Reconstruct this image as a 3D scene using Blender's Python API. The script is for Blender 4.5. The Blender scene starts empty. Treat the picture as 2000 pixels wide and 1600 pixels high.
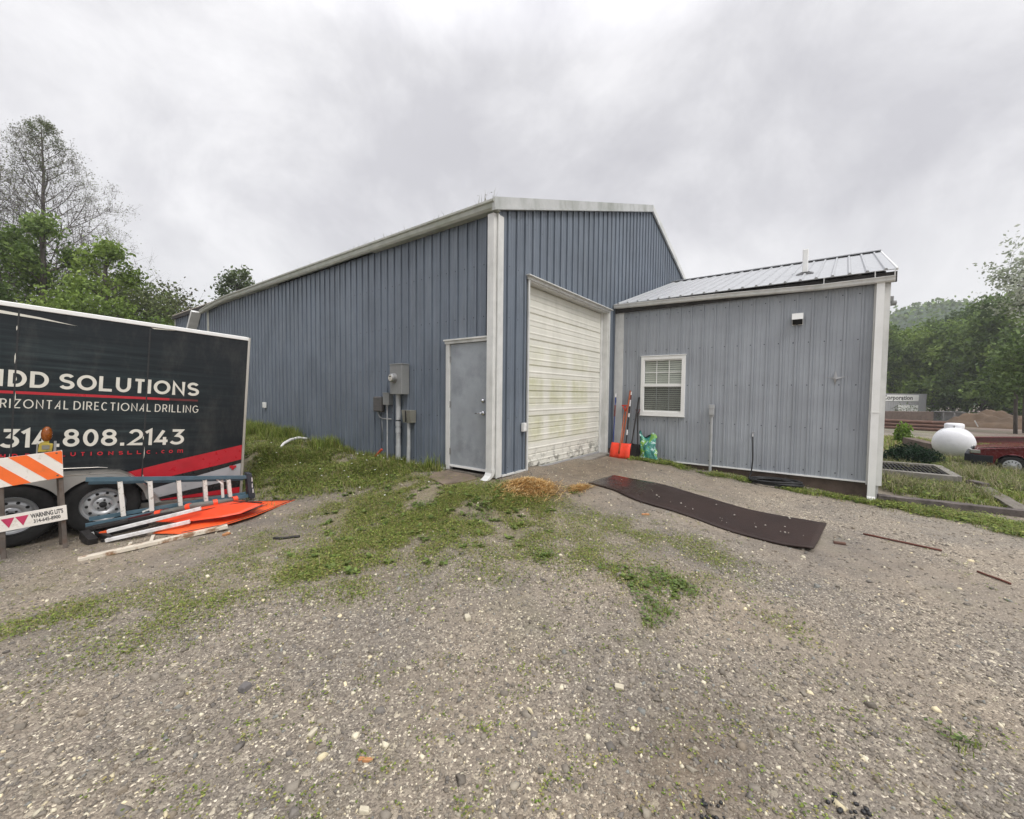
import bpy, math, random
import numpy as np
from mathutils import Vector, Matrix
from mathutils.geometry import tessellate_polygon
C = bpy.context.scene.collection
PI = math.pi
rnd = random.Random(5)
nr = np.random.RandomState(7)

# ------------------------------------------------------------------ materials
def new_mat(name):
    m = bpy.data.materials.new(name); m.use_nodes = True
    return m, m.node_tree, m.node_tree.nodes['Principled BSDF']

def N(nt, t, **kw):
    n = nt.nodes.new(t)
    for k, v in kw.items(): setattr(n, k, v)
    return n

def noise(nt, scale, detail=4, vec=None, scl=(1, 1, 1), rough=.55, dist=0):
    if vec is None:
        tc = N(nt, 'ShaderNodeTexCoord'); vec = tc.outputs['Object']
    mp = N(nt, 'ShaderNodeMapping'); mp.inputs['Scale'].default_value = scl
    nt.links.new(vec, mp.inputs['Vector'])
    n = N(nt, 'ShaderNodeTexNoise'); n.inputs['Scale'].default_value = scale
    n.inputs['Detail'].default_value = detail; n.inputs['Roughness'].default_value = rough
    n.inputs['Distortion'].default_value = dist
    nt.links.new(mp.outputs[0], n.inputs['Vector'])
    return n.outputs['Fac']

def ramp(nt, fac, stops):
    r = N(nt, 'ShaderNodeValToRGB'); el = r.color_ramp.elements
    while len(el) < len(stops): el.new(.5)
    for e, (p, c) in zip(el, stops):
        e.position = p
        e.color = (c, c, c, 1) if isinstance(c, (int, float)) else (*c, 1)
    nt.links.new(fac, r.inputs[0])
    return r.outputs[0]

def mix(nt, fac, a, b, mode='MIX'):
    m = N(nt, 'ShaderNodeMix', data_type='RGBA', blend_type=mode)
    for sock, v in ((m.inputs[0], fac), (m.inputs[6], a), (m.inputs[7], b)):
        if isinstance(v, (int, float)): sock.default_value = v
        elif isinstance(v, tuple): sock.default_value = (*v, 1)
        else: nt.links.new(v, sock)
    return m.outputs[2]

def bump(nt, bs, h, strength=.3, dist=.01, prev=None):
    b = N(nt, 'ShaderNodeBump'); b.inputs['Strength'].default_value = strength; b.inputs['Distance'].default_value = dist
    nt.links.new(h, b.inputs['Height'])
    if prev: nt.links.new(prev, b.inputs['Normal'])
    nt.links.new(b.outputs[0], bs.inputs['Normal'])
    return b.outputs[0]

def mat(name, col, rough=.6, metal=0., var=.25, scale=6., scl=(1, 1, 1), dirt=None, dirt_amt=.5, dirt_scale=3., dscl=(1, 1, 1), bmp=0., bscale=60., spec=.5, dlo=.5, dhi=.7):
    m, nt, bs = new_mat(name)
    a = tuple(c*(1-var) for c in col); b = tuple(min(1, c*(1+var)) for c in col)
    out = ramp(nt, noise(nt, scale, 5, scl=scl), [(.3, a), (.7, b)])
    if dirt:
        f = ramp(nt, noise(nt, dirt_scale, 7, scl=dscl, rough=.65), [(dlo, 0.), (dhi, dirt_amt)])
        out = mix(nt, f, out, dirt)
    nt.links.new(out, bs.inputs['Base Color'])
    rr = ramp(nt, noise(nt, scale*2.3, 4), [(.3, max(0, rough-.1)), (.7, min(1, rough+.1))])
    nt.links.new(rr, bs.inputs['Roughness'])
    bs.inputs['Metallic'].default_value = metal
    bs.inputs['Specular IOR Level'].default_value = spec
    if bmp: bump(nt, bs, noise(nt, bscale, 4), bmp)
    return m

def siding_mat(name, col, streak, dark, amt=1.):
    m, nt, bs = new_mat(name)
    out = ramp(nt, noise(nt, 1.2, 4), [(.3, tuple(c*.85 for c in col)), (.7, tuple(c*1.12 for c in col))])
    f = ramp(nt, noise(nt, 5., 7, scl=(1, 1, .12), rough=.7), [(.5, 0.), (.75, .55*amt)])
    out = mix(nt, f, out, streak)
    f2 = ramp(nt, noise(nt, 7., 6, scl=(1, 1, .07), rough=.7), [(.56, 0.), (.74, .45*amt)])
    out = mix(nt, f2, out, dark)
    nt.links.new(out, bs.inputs['Base Color'])
    nt.links.new(ramp(nt, noise(nt, 4, 5, scl=(1, 1, .3)), [(.3, .34), (.7, .55)]), bs.inputs['Roughness'])
    bump(nt, bs, noise(nt, 2.2, 3, scl=(1, 1, .5)), .25, .02)
    return m

M = {}
M['blue'] = siding_mat('blue_siding', (.130, .156, .192), (.225, .252, .285), (.078, .094, .12))
M['gray'] = siding_mat('gray_siding', (.30, .322, .352), (.35, .368, .392), (.255, .272, .298), .22)
M['raketrim'] = mat('weathered_rake_trim', (.46, .47, .46), .5, var=.1, dirt=(.22, .235, .20), dirt_amt=.8, dirt_scale=2.5, dscl=(1, 1, .4), dlo=.45)
M['trim'] = mat('white_trim', (.62, .62, .60), .45, var=.08, dirt=(.30, .31, .28), dirt_amt=.6, dirt_scale=3, dscl=(1, 1, .25), dlo=.48, dhi=.75)
M['white'] = mat('clean_white', (.78, .78, .76), .4, var=.04, dirt=(.5, .5, .45), dirt_amt=.3)
M['greentrim'] = mat('mossy_trim', (.36, .37, .33), .5, var=.15, dirt=(.20, .23, .15), dirt_amt=.6, dscl=(1, .3, 1), dirt_scale=4)
M['roof'] = mat('galvanised_roof', (.38, .39, .40), .42, .1, var=.06, dirt=(.42, .43, .44), dirt_amt=.4)
M['oldroof'] = mat('weathered_roof', (.28, .25, .22), .5, .2, var=.25, dirt=(.10, .08, .05), dirt_amt=.7)
M['darkboard'] = mat('shaded_fascia', (.035, .032, .03), .8, var=.3)  # dark brown, with the shadow gap under the wing roof put into it
M['door'] = mat('steel_door', (.31, .335, .36), .42, .1, var=.12, scale=2.5, dirt=(.15, .165, .18), dirt_amt=.55, dirt_scale=2.2, bmp=.12, bscale=160)
M['chrome'] = mat('chrome', (.6, .6, .62), .2, 1., var=.05)
M['steel'] = mat('steel', (.34, .34, .34), .4, .7, var=.15)
M['utility'] = mat('gray_utility_box', (.25, .255, .25), .5, .2, var=.15, dirt=(.10, .10, .09), dirt_amt=.5)
M['utilitytan'] = mat('olive_utility_box', (.20, .195, .165), .55, .1, var=.12, dirt=(.09, .085, .07), dirt_amt=.4)
M['utilitydark'] = mat('dark_utility_box', (.085, .08, .078), .5, 0, var=.2, scl=(1, 1, 8))
M['pvc'] = mat('gray_pvc', (.37, .38, .385), .45, var=.08, dirt=(.24, .23, .20), dirt_amt=.5, dirt_scale=5)
M['concrete'] = mat('concrete', (.23, .215, .19), .9, var=.18, scale=9, dirt=(.09, .075, .055), dirt_amt=.6, bmp=.4)
M['foundation'] = mat('foundation_block', (.115, .085, .068), .95, var=.25, scale=5, dirt=(.05, .04, .03), dirt_amt=.6, bmp=.5)
M['black'] = mat('black_rubber', (.016, .016, .017), .55, var=.3)
M['tyre'] = mat('tyre_rubber', (.010, .0095, .009), .85, var=.35, bmp=.3)
M['rim'] = mat('painted_rim', (.46, .47, .48), .35, .5, var=.06, dirt=(.2, .19, .17), dirt_amt=.35)
M['dark'] = mat('dark_recess', (.012, .012, .012), .9, var=.2)
M['alu'] = mat('aluminium', (.55, .52, .47), .36, .75, var=.08, dirt=(.28, .25, .2), dirt_amt=.4)
M['aluflat'] = mat('fender_flank', (.33, .32, .30), .45, .35, var=.08, dirt=(.2, .19, .17), dirt_amt=.4)
M['step'] = mat('ladder_step_aluminium', (.72, .71, .66), .5, .1, var=.05, dirt=(.33, .30, .24), dirt_amt=.7, dirt_scale=22, dlo=.57, dhi=.62)
M['ladderblue'] = mat('blue_fibreglass', (.06, .115, .15), .6, var=.2, dirt=(.13, .18, .2), dirt_amt=.7)
M['capblack'] = mat('ladder_cap', (.03, .035, .045), .5, var=.2)
M['orange'] = mat('orange_sign', (.78, .068, .018), .42, var=.08, scale=1.6, dirt=(.45, .05, .02), dirt_amt=.35, bmp=.2, bscale=5)
M['orange2'] = mat('orange_sign_faded', (.78, .10, .018), .5, var=.1, dirt=(.25, .09, .03), dirt_amt=.7, dirt_scale=5)
M['shovelred'] = mat('orange_red_plastic', (.78, .052, .018), .38, var=.1, dirt=(.4, .05, .03), dirt_amt=.4, dirt_scale=8)
M['polewhite'] = mat('white_pole', (.68, .67, .66), .4, var=.08, dirt=(.28, .25, .2), dirt_amt=.5, dirt_scale=9)
M['rustwhite'] = mat('rust_stained_board', (.62, .56, .46), .6, var=.15, dirt=(.20, .09, .03), dirt_amt=.9, dirt_scale=6, dlo=.52, dhi=.62)
M['maroon'] = mat('dark_red_paint', (.10, .012, .014), .4, var=.3)
M['graycloth'] = mat('gray_rolled_cloth', (.13, .125, .11), .8, var=.3, bmp=.5, bscale=30)
M['wood'] = mat('weathered_wood', (.17, .15, .125), .85, var=.25, scale=14, scl=(.3, 3, 3), dirt=(.06, .05, .04), dirt_amt=.5, bmp=.4)
M['tie'] = mat('timber_tie', (.13, .11, .10), .9, var=.4, scale=6, dirt=(.025, .02, .018), dirt_amt=.9, dirt_scale=5, bmp=.6, dlo=.45)
M['handle'] = mat('wood_handle', (.34, .085, .03), .5, var=.2, scale=12)
M['bluehandle'] = mat('blue_handle', (.03, .055, .20), .45, var=.2)
M['darksteel'] = mat('dark_steel', (.03, .027, .026), .6, .4, var=.4)
M['dirtred'] = mat('dark_red_grip', (.13, .025, .022), .5, var=.3)
M['mat'] = mat('wet_rubber_mat', (.026, .0135, .010), .5, spec=.3, var=.22, scale=2.2, dirt=(.12, .095, .08), dirt_amt=.6, dirt_scale=26, dlo=.66, dhi=.72, bmp=.3, bscale=90)
M['straw'] = mat('straw', (.42, .235, .075), .8, var=.35, scale=30)
M['hill'] = mat('wooded_hillside', (.045, .075, .035), .95, var=.45, scale=.25, bmp=1.)
M['rust'] = mat('rusty_pipe', (.115, .06, .042), .8, .1, var=.35, scale=3)
M['rustrod'] = mat('rusty_rod', (.11, .035, .022), .8, var=.3)
M['container'] = mat('container_gray', (.36, .36, .37), .6, var=.08)
M['tank'] = mat('tank_white_paint', (.74, .74, .76), .32, var=.05, dirt=(.5, .5, .5), dirt_amt=.3)
M['carred'] = mat('car_red_paint', (.12, .008, .011), .25, .1, var=.1)
M['carhood_sheen'] = mat('car_red_with_sheen', (.16, .02, .022), .16, .15, var=.1)  # same red car paint, made paler to carry the sky's reflection
M['bumper'] = mat('car_bumper_plastic', (.006, .008, .013), .6, var=.2)
M['headlight'] = mat('headlight_lens', (.42, .42, .40), .12, .5, var=.15)
M['red'] = mat('red_vinyl', (.42, .012, .022), .35, var=.12)
M['cream'] = mat('cream_vinyl', (.62, .60, .53), .4, var=.06, dirt=(.4, .38, .32), dirt_amt=.3, dirt_scale=2)
M['graystripe'] = mat('gray_vinyl', (.36, .36, .37), .35, .1, var=.1)
M['blackvinyl'] = mat('black_vinyl', (.016, .015, .015), .3, var=.2)
M['amber'] = mat('amber_lens', (.21, .055, .004), .22, var=.35, scale=40)
M['yellow'] = mat('yellow_case', (.38, .29, .04), .5, var=.2, dirt=(.1, .08, .03), dirt_amt=.6, dirt_scale=20)
M['boardwhite'] = mat('sign_white_sheeting', (.74, .70, .64), .5, var=.08, dirt=(.30, .22, .14), dirt_amt=.7, dirt_scale=12, dlo=.55, dhi=.75)
M['boardorange'] = mat('sign_orange_sheeting', (.83, .15, .025), .42, var=.08, dirt=(.35, .12, .05), dirt_amt=.5, dirt_scale=10, dlo=.6, dhi=.8)
M['magenta'] = mat('faded_magenta', (.46, .035, .10), .5, var=.15)
M['ink'] = mat('faded_black_ink', (.05, .05, .05), .7, var=.3)
M['leg'] = mat('rusty_angle_leg', (.12, .10, .085), .7, .2, var=.35, dirt=(.10, .045, .02), dirt_amt=.7, dirt_scale=9)
M['blind'] = mat('blind_slats', (.62, .62, .55), .55, var=.05)
M['bark'] = mat('bark', (.085, .072, .062), .95, var=.3, scale=8, scl=(1, 1, .3))
M['barkgray'] = mat('gray_bark', (.11, .095, .09), .95, var=.3, scale=8, scl=(1, 1, .3))
M['dirtmound'] = mat('brown_earth', (.10, .066, .04), .95, var=.3, scale=.8, bmp=.8, bscale=4)
M['mud'] = mat('wet_mud', (.15, .105, .09), .5, var=.3, scale=.5)
M['pad'] = mat('muddy_slab', (.17, .13, .095), .7, var=.25, scale=4, dirt=(.07, .05, .035), dirt_amt=.7, dirt_scale=5)
M['pegorange'] = mat('peg_plastic', (.50, .07, .03), .5, var=.15)

_m = M['mat']; _nt = _m.node_tree; _b = _nt.nodes['Principled BSDF']
_tc = N(_nt, 'ShaderNodeTexCoord'); _sx = N(_nt, 'ShaderNodeSeparateXYZ'); _nt.links.new(_tc.outputs['Object'], _sx.inputs[0])
_mr = N(_nt, 'ShaderNodeMapRange'); _mr.inputs[1].default_value = -2.6; _mr.inputs[2].default_value = -1.6; _nt.links.new(_sx.outputs[1], _mr.inputs[0])
_w = N(_nt, 'ShaderNodeMath', operation='MULTIPLY'); _nt.links.new(_mr.outputs[0], _w.inputs[0]); _nt.links.new(ramp(_nt, noise(_nt, 2.2, 5), [(.38, .2), (.55, 1.)]), _w.inputs[1])
_nt.links.new(mix(_nt, _w.outputs[0], (.52, .52, .52), (.12, .12, .12)), _b.inputs['Roughness'])
def attr_mat(name, rough=.8, transl=0., spec=.3, bmp=0):
    m, nt, bs = new_mat(name)
    a = N(nt, 'ShaderNodeAttribute', attribute_name='col')
    nt.links.new(a.outputs['Color'], bs.inputs['Base Color'])
    bs.inputs['Roughness'].default_value = rough
    bs.inputs['Specular IOR Level'].default_value = spec
    if transl:
        tr = N(nt, 'ShaderNodeBsdfTranslucent'); mx = N(nt, 'ShaderNodeMixShader')
        nt.links.new(a.outputs['Color'], tr.inputs['Color'])
        mx.inputs[0].default_value = transl
        nt.links.new(bs.outputs[0], mx.inputs[1]); nt.links.new(tr.outputs[0], mx.inputs[2])
        nt.links.new(mx.outputs[0], nt.nodes['Material Output'].inputs['Surface'])
    if bmp: bump(nt, bs, noise(nt, 220, 3), bmp, .004)
    return m
M['leafattr'] = attr_mat('foliage', .6, .35, .3)
M['grassattr'] = attr_mat('grass_blades', .55, .3, .3)
M['stoneattr'] = attr_mat('crushed_stone', .75, 0, .35, .4)

# ------------------------------------------------------------------ objects
def tag(o, label=None, cat=None, group=None, kind=None):
    if label: o['label'] = label
    if cat: o['category'] = cat
    if group: o['group'] = group
    if kind: o['kind'] = kind
    return o

def thing(name, label, cat, mw=None, group=None):
    o = bpy.data.objects.new(name, None); C.objects.link(o); o.empty_display_size = .1
    if mw is not None:
        if not isinstance(mw, Matrix): mw = Matrix.Translation(Vector(mw))
        o.matrix_world = mw
    return tag(o, label, cat, group)

class MB:
    def __init__(s): s.v = []; s.f = []; s.m = []; s.mi = 0
    def add(s, vs, fs):
        b = len(s.v); s.v.extend([tuple(v) for v in vs])
        for f in fs: s.f.append([b+i for i in f]); s.m.append(s.mi)
        return s
    def box(s, a, b):
        x0, y0, z0 = a; x1, y1, z1 = b
        x0, x1 = min(x0, x1), max(x0, x1); y0, y1 = min(y0, y1), max(y0, y1); z0, z1 = min(z0, z1), max(z0, z1)
        return s.add([(x0, y0, z0), (x1, y0, z0), (x1, y1, z0), (x0, y1, z0), (x0, y0, z1), (x1, y0, z1), (x1, y1, z1), (x0, y1, z1)],
                     [(0, 3, 2, 1), (4, 5, 6, 7), (0, 1, 5, 4), (1, 2, 6, 5), (2, 3, 7, 6), (3, 0, 4, 7)])
    def bar(s, p, q, w, h, up=(0, 0, 1)):
        p = Vector(p); q = Vector(q); d = (q-p).normalized(); up = Vector(up)
        a = d.cross(up)
        if a.length < 1e-4: a = d.cross(Vector((1, 0, 0)))
        a.normalize(); b = a.cross(d); a *= w/2; b *= h/2
        vs = [p-a-b, p+a-b, p+a+b, p-a+b, q-a-b, q+a-b, q+a+b, q-a+b]
        return s.add(vs, [(0, 3, 2, 1), (4, 5, 6, 7), (0, 1, 5, 4), (1, 2, 6, 5), (2, 3, 7, 6), (3, 0, 4, 7)])
    def tube(s, pts, r, n=8, caps=True):
        pts = [Vector(p) for p in pts]; k = len(pts)
        rs = r if isinstance(r, (list, tuple)) else [r]*k
        vs = []; fs = []; prev = None
        for i, p in enumerate(pts):
            d = (pts[min(i+1, k-1)]-pts[max(i-1, 0)]).normalized()
            if prev is None:
                a = d.cross(Vector((0, 0, 1)))
                if a.length < 1e-3: a = d.cross(Vector((1, 0, 0)))
            else: a = prev-d*prev.dot(d)
            a.normalize(); prev = a; b = d.cross(a)
            for j in range(n):
                t = 2*PI*j/n; vs.append(p+(a*math.cos(t)+b*math.sin(t))*rs[i])
        for i in range(k-1):
            for j in range(n):
                j2 = (j+1) % n; fs.append((i*n+j, i*n+j2, (i+1)*n+j2, (i+1)*n+j))
        if caps: fs.append(tuple(range(n))[::-1]); fs.append(tuple((k-1)*n+j for j in range(n)))
        return s.add(vs, fs)
    def lathe(s, prof, c=(0, 0, 0), axis='z', n=32, closed=False):
        c = Vector(c); vs = []; fs = []; k = len(prof)
        for (r, h) in prof:
            for j in range(n):
                t = 2*PI*j/n; a, b = r*math.cos(t), r*math.sin(t)
                vs.append(c+(Vector((a, b, h)) if axis == 'z' else Vector((a, h, b)) if axis == 'y' else Vector((h, a, b))))
        for i in range(k if closed else k-1):
            for j in range(n):
                j2 = (j+1) % n; i2 = (i+1) % k
                fs.append((i*n+j, i*n+j2, i2*n+j2, i2*n+j))
        return s.add(vs, fs)
    def prism(s, poly, d, to3):
        """poly: 2-D outline; to3(u, v, w) -> point; extruded from w=d[0] to w=d[1]"""
        tri = tessellate_polygon([[Vector((u, v, 0)) for u, v in poly]])
        n = len(poly)
        vs = [to3(u, v, d[0]) for u, v in poly]+[to3(u, v, d[1]) for u, v in poly]
        fs = [tuple(t) for t in tri]+[tuple(n+i for i in t)[::-1] for t in tri]
        fs += [(i, (i+1) % n, n+(i+1) % n, n+i) for i in range(n)]
        return s.add(vs, fs)
    def build(s, name, mats, parent=None, smooth=False, bevel=0, angle=None):
        me = bpy.data.meshes.new(name); me.from_pydata(s.v, [], s.f)
        if not isinstance(mats, (list, tuple)): mats = [mats]
        for m in mats: me.materials.append(M[m] if isinstance(m, str) else m)
        me.polygons.foreach_set('material_index', s.m)
        me.validate(); me.update()
        o = bpy.data.objects.new(name, me); C.objects.link(o)
        if parent: o.parent = parent
        import bmesh
        bm = bmesh.new(); bm.from_mesh(me)
        bmesh.ops.recalc_face_normals(bm, faces=bm.faces); bm.to_mesh(me); bm.free()
        if smooth:
            me.polygons.foreach_set('use_smooth', [True]*len(me.polygons))
            if angle: me.set_sharp_from_angle(angle=math.radians(angle))
        if bevel:
            b = o.modifiers.new('bevel', 'BEVEL'); b.width = bevel; b.segments = 2; b.limit_method = 'ANGLE'
        return o

def np_mesh(name, verts, faces, mname, cols=None, parent=None, smooth=False):
    """verts (n,3); faces (m,k) of equal size; cols per vertex (n,3)"""
    me = bpy.data.meshes.new(name); n, (m, k) = len(verts), faces.shape
    me.vertices.add(n); me.vertices.foreach_set('co', verts.astype(np.float32).ravel())
    me.loops.add(m*k); me.loops.foreach_set('vertex_index', faces.astype(np.int32).ravel())
    me.polygons.add(m); me.polygons.foreach_set('loop_start', np.arange(m, dtype=np.int32)*k)
    me.update(calc_edges=True)
    if cols is not None:
        at = me.color_attributes.new('col', 'FLOAT_COLOR', 'POINT')
        c4 = np.ones((n, 4), np.float32); c4[:, :3] = cols
        at.data.foreach_set('color', c4.ravel())
    me.materials.append(M[mname])
    if smooth: me.polygons.foreach_set('use_smooth', [True]*m)
    o = bpy.data.objects.new(name, me); C.objects.link(o)
    if parent: o.parent = parent
    return o

# ------------------------------------------------------------------ terrain
GP = np.array([(-4.7,-3.8,-.37),(-3.6,-3,-.36),(-4.7,-1.5,-.38),(-2.4,-4.5,-.38),(-3,0,-.33),(-1.5,-1.5,-.22),(-.3,-.3,-.06),(-.3,1,-.05),(-.3,2.5,-.02),(-.3,4.3,.02),(-.4,6,.12),(-.4,8,.16),(-.4,12,.15),(-1,16,.1),
(-.9,5.1,.08),(-2,3.3,-.42),(-1.85,2.5,-.4),(-1.2,2,-.22),(-1.2,3.5,-.18),(-3.8,3.1,-.555),(-4.6,3.1,-.545),(-2.3,4.2,-.45),(-3,5.5,-.5),(-6,3,-.55),(-8,3,-.5),(-4.1,2.1,-.5),(-2.8,2.1,-.46),(-3,1,-.4),
(.8,-.2,-.04),(2.4,-.1,-.09),(4,-.2,-.13),(1.7,-1.2,-.14),(1,-1.1,-.14),(3.4,-.6,-.14),(4.3,-1,-.2),(4.3,-2.15,-.33),(4.3,-3.4,-.42),(4.3,-4.7,-.5),(1.5,-4,-.34),(.35,-3.86,-.35),(3,-3,-.33),(0,-2,-.25),
(4.4,-6,-.5),(6,-7,-.55),(8,-6.5,-.6),(10,-7,-.62),(11.5,-8,-.7),(15.6,-7.8,-.75),(6,-12,-.6),(2,-8,-.45),(25,-10,-.85),(40,-15,-1.),(60,-20,-1),(90,-30,-1),(200,-60,-1),(-10,-10,-.5),(-20,0,-.6),(-10,10,-.6),(-10,20,-.6),(0,25,-.3),(10,30,-.5),(20,0,-.6),(60,30,-1),(-60,0,-.6),(-60,60,-.6),(0,80,-.6),(0,-60,-.8),(60,-80,-1)])
def ground(x, y):
    x = np.asarray(x, float); y = np.asarray(y, float)
    num = np.zeros(x.shape); den = np.zeros(x.shape)
    for px, py, pz in GP:
        w = 1/((x-px)**2+(y-py)**2+.15)**2
        num += w*pz; den += w
    return num/den
def gz(x, y): return float(ground(np.array([x]), np.array([y]))[0])

BL = dict(
thick=[(-1.34,5.07,0.60),(-1.11,4.27,0.60),(-0.84,3.65,0.60),(-0.57,2.73,0.50),(-0.43,2.01,0.50),(-0.3,1.58,0.30),(-1.59,3.99,0.70),(-1.44,2.82,0.50),(-0.99,2.07,0.50),(-0.91,6.47,0.50),(-0.44,5.77,0.50),(-0.33,4.21,0.30),(-1.07,5.03,0.50),(-.5,7.5,.6),(-.5,9,.7),(-1,10.5,.9),(-1.5,8,1.)],
med=[(-1.05,0.93,0.45),(-1.00,0.24,0.45),(-0.81,-0.33,0.40),(-0.75,-0.71,0.40),(-1.30,-0.52,0.45),(-1.20,-0.84,0.40),(-0.62,-1.01,0.35),(-1.36,-1.33,0.35),(-1.81,0.78,0.50),(-2.03,-0.15,0.40),(-2.51,-0.32,0.35),(-2.78,-0.34,0.30),(-2.98,-0.44,0.25),(-1.85,-0.28,0.40),(-0.43,-0.63,0.30),(-1.11,-0.17,0.35),(-2.02,-0.88,0.30)],
sparse=[(-3.22,-0.42,0.25),(-3.49,-0.34,0.25),(-3.84,-0.10,0.25),(-4.19,0.33,0.25),(-4.42,0.47,0.30),(-4.60,0.59,0.30),(-0.57,-1.50,0.35),(-0.70,-2.07,0.30),(-0.59,-2.42,0.25),(-1.40,-2.13,0.30),(-1.48,-2.51,0.25),(-1.42,-3.68,0.10),(-1.70,-1.87,0.30),(-0.11,-1.15,0.20),(-0.67,-3.16,0.20),(-3.38,0.30,0.30),(-4.04,-0.35,0.30),(-0.35,-2.86,0.20),(-1.73,-1.72,0.16),(-2.35,-1.36,0.16),(-1.34,-1.96,0.16),(-0.39,-3.16,0.18),(-1.95,-1.28,0.08),(-3.01,-1.10,0.14),(-2.92,-0.93,0.19),(-2.23,-1.81,0.10),(-1.04,-3.18,0.10),(-0.67,-2.34,0.13),(-1.35,-2.16,0.13),(-0.17,-1.71,0.12),(-2.07,-1.64,0.16),(-1.61,-1.36,0.14),(-1.59,-2.77,0.13),(-2.00,-1.45,0.09),(-1.50,-2.87,0.16),(-1.23,-3.18,0.14),(-0.23,-2.15,0.19),(-2.68,-1.08,0.12),(-2.61,-1.50,0.19),(-0.10,-2.09,0.08),(-2.83,1.07,0.18),(-2.07,-0.33,0.14),(-2.45,0.67,0.11),(-1.33,1.34,0.10),(-2.90,1.28,0.11),(-1.33,0.39,0.16),(-1.91,-0.36,0.11),(-2.99,0.81,0.16),(-3.28,1.32,0.13),(-3.02,0.19,0.20),(-2.26,0.66,0.19),(-1.29,1.00,0.13),(-2.19,1.35,0.17),(-2.21,-0.03,0.12),(-1.83,0.51,0.08),(-1.90,1.36,0.18),(-1.45,1.38,0.14),(-1.71,0.05,0.09),(-2.75,-0.12,0.19),(-1.95,0.45,0.15),(-3.30,0.44,0.16),(-2.65,-0.29,0.13)],
weed=[(-1.42,-0.03,0.15),(-1.34,-2.89,0.18),(-1.65,-2.79,0.12),(-1.38,-3.02,0.14),(-1.86,-2.97,0.12),(-2.03,-2.99,0.06),(0.36,-1.13,0.10),(-1.71,-1.93,0.10),(-1.48,3.46,0.30),(-1.11,-0.76,0.20),(4.04,-2.11,0.12),(4.16,-4.82,0.15),(-1.98,-4.42,0.04),(-3.60,-2.56,0.03),(-1.53,-2.53,0.12),(-.2,-.35,.2)],
strip=[(3.95,-.72,.2),(3.95,-1.15,.22),(4.1,-.95,.2),(4.25,-0.5,0.16),(4.2,-0.9,0.20),(4.15,-1.31,0.20),(4.15,-1.68,0.18),(4.0,-2.36,0.18),(4.04,-2.78,0.15),(3.84,-3.67,0.22),(4.05,-4.10,0.18),(4.1,-4.51,0.20),(4.04,-4.93,0.25),(3.92,-5.31,0.30),(3.87,-5.72,0.28),(3.62,-5.99,0.32),(3.15,-5.96,0.20)],
tall=[(6.22,-5.26,0.50),(6.10,-5.67,0.50),(6.32,-6.11,0.40),(11.40,-7.05,0.60),(9.59,-6.94,0.50),(9.04,-7.21,0.80),(7.61,-7.07,0.60),(13.67,-8.13,1.00),(15.45,-7.60,0.80),(5.53,-5.45,0.50),(6.92,-5.16,0.35),(10.96,-8.02,0.80),(9.83,-5.72,0.50)])
def veg(x, y):
    d = np.zeros(np.shape(x))
    for k, wt in (('thick', 1.), ('med', .75), ('sparse', .22), ('weed', .8), ('strip', .8), ('tall', .9)):
        for bx, by, r in BL[k]:
            d = np.maximum(d, wt*np.exp(-((x-bx)**2+(y-by)**2)/(r*r)))
    # lawn beyond the little timber beds
    d = np.maximum(d, .8/(1+np.exp(-(x-5.2)*3))*(1/(1+np.exp((y+5)*2)))*(x < 22))
    return d
def axis(lo, hi, step, far):
    a = list(np.arange(lo, hi, step)); d = step; x = hi
    while x < far: a.append(x); d *= 1.13; x += d
    d = step; x = lo
    while x > -far: d *= 1.13; x -= d; a.insert(0, x)
    return np.array(a)
gx = axis(-7, 10, .08, 420); gy = axis(-8, 9, .08, 420)
XX, YY = np.meshgrid(gx, gy)
ZZ = ground(XX, YY)
def lump(X, Y, s, seed):
    r = np.random.RandomState(seed); out = np.zeros(X.shape)
    for i in range(26):
        a = r.rand()*6.28; f = s*(.5+2*r.rand()); out += np.sin((X*math.cos(a)+Y*math.sin(a))*f+r.rand()*6.28)/(1+f/s)
    return out/6
near = (np.abs(XX) < 14) & (np.abs(YY) < 14)
ZZ = ZZ+np.where(near, lump(XX, YY, 3.5, 1)*.012+lump(XX, YY, 14, 2)*.004, 0)
nx, ny = len(gx), len(gy)
idx = np.arange(nx*ny).reshape(ny, nx)
F = np.stack([idx[:-1, :-1], idx[:-1, 1:], idx[1:, 1:], idx[1:, :-1]], -1).reshape(-1, 4)
V = np.clip(veg(XX, YY)*(1+.5*lump(XX, YY, 5., 5)+.35*lump(XX, YY, 15, 6)), 0, 1)
mudd = np.exp(-(((XX-2.)/2.6)**2+((YY+.6)/.8)**2))
mudd = np.maximum(mudd, .75*np.exp(-(((XX+2.95)/.5)**2+((YY+3.45)/.28)**2)))
far = np.clip((np.hypot(XX-5, YY)-22)/10, 0, 1)
cols = np.stack([V.ravel(), mudd.ravel(), far.ravel()], -1)

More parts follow.
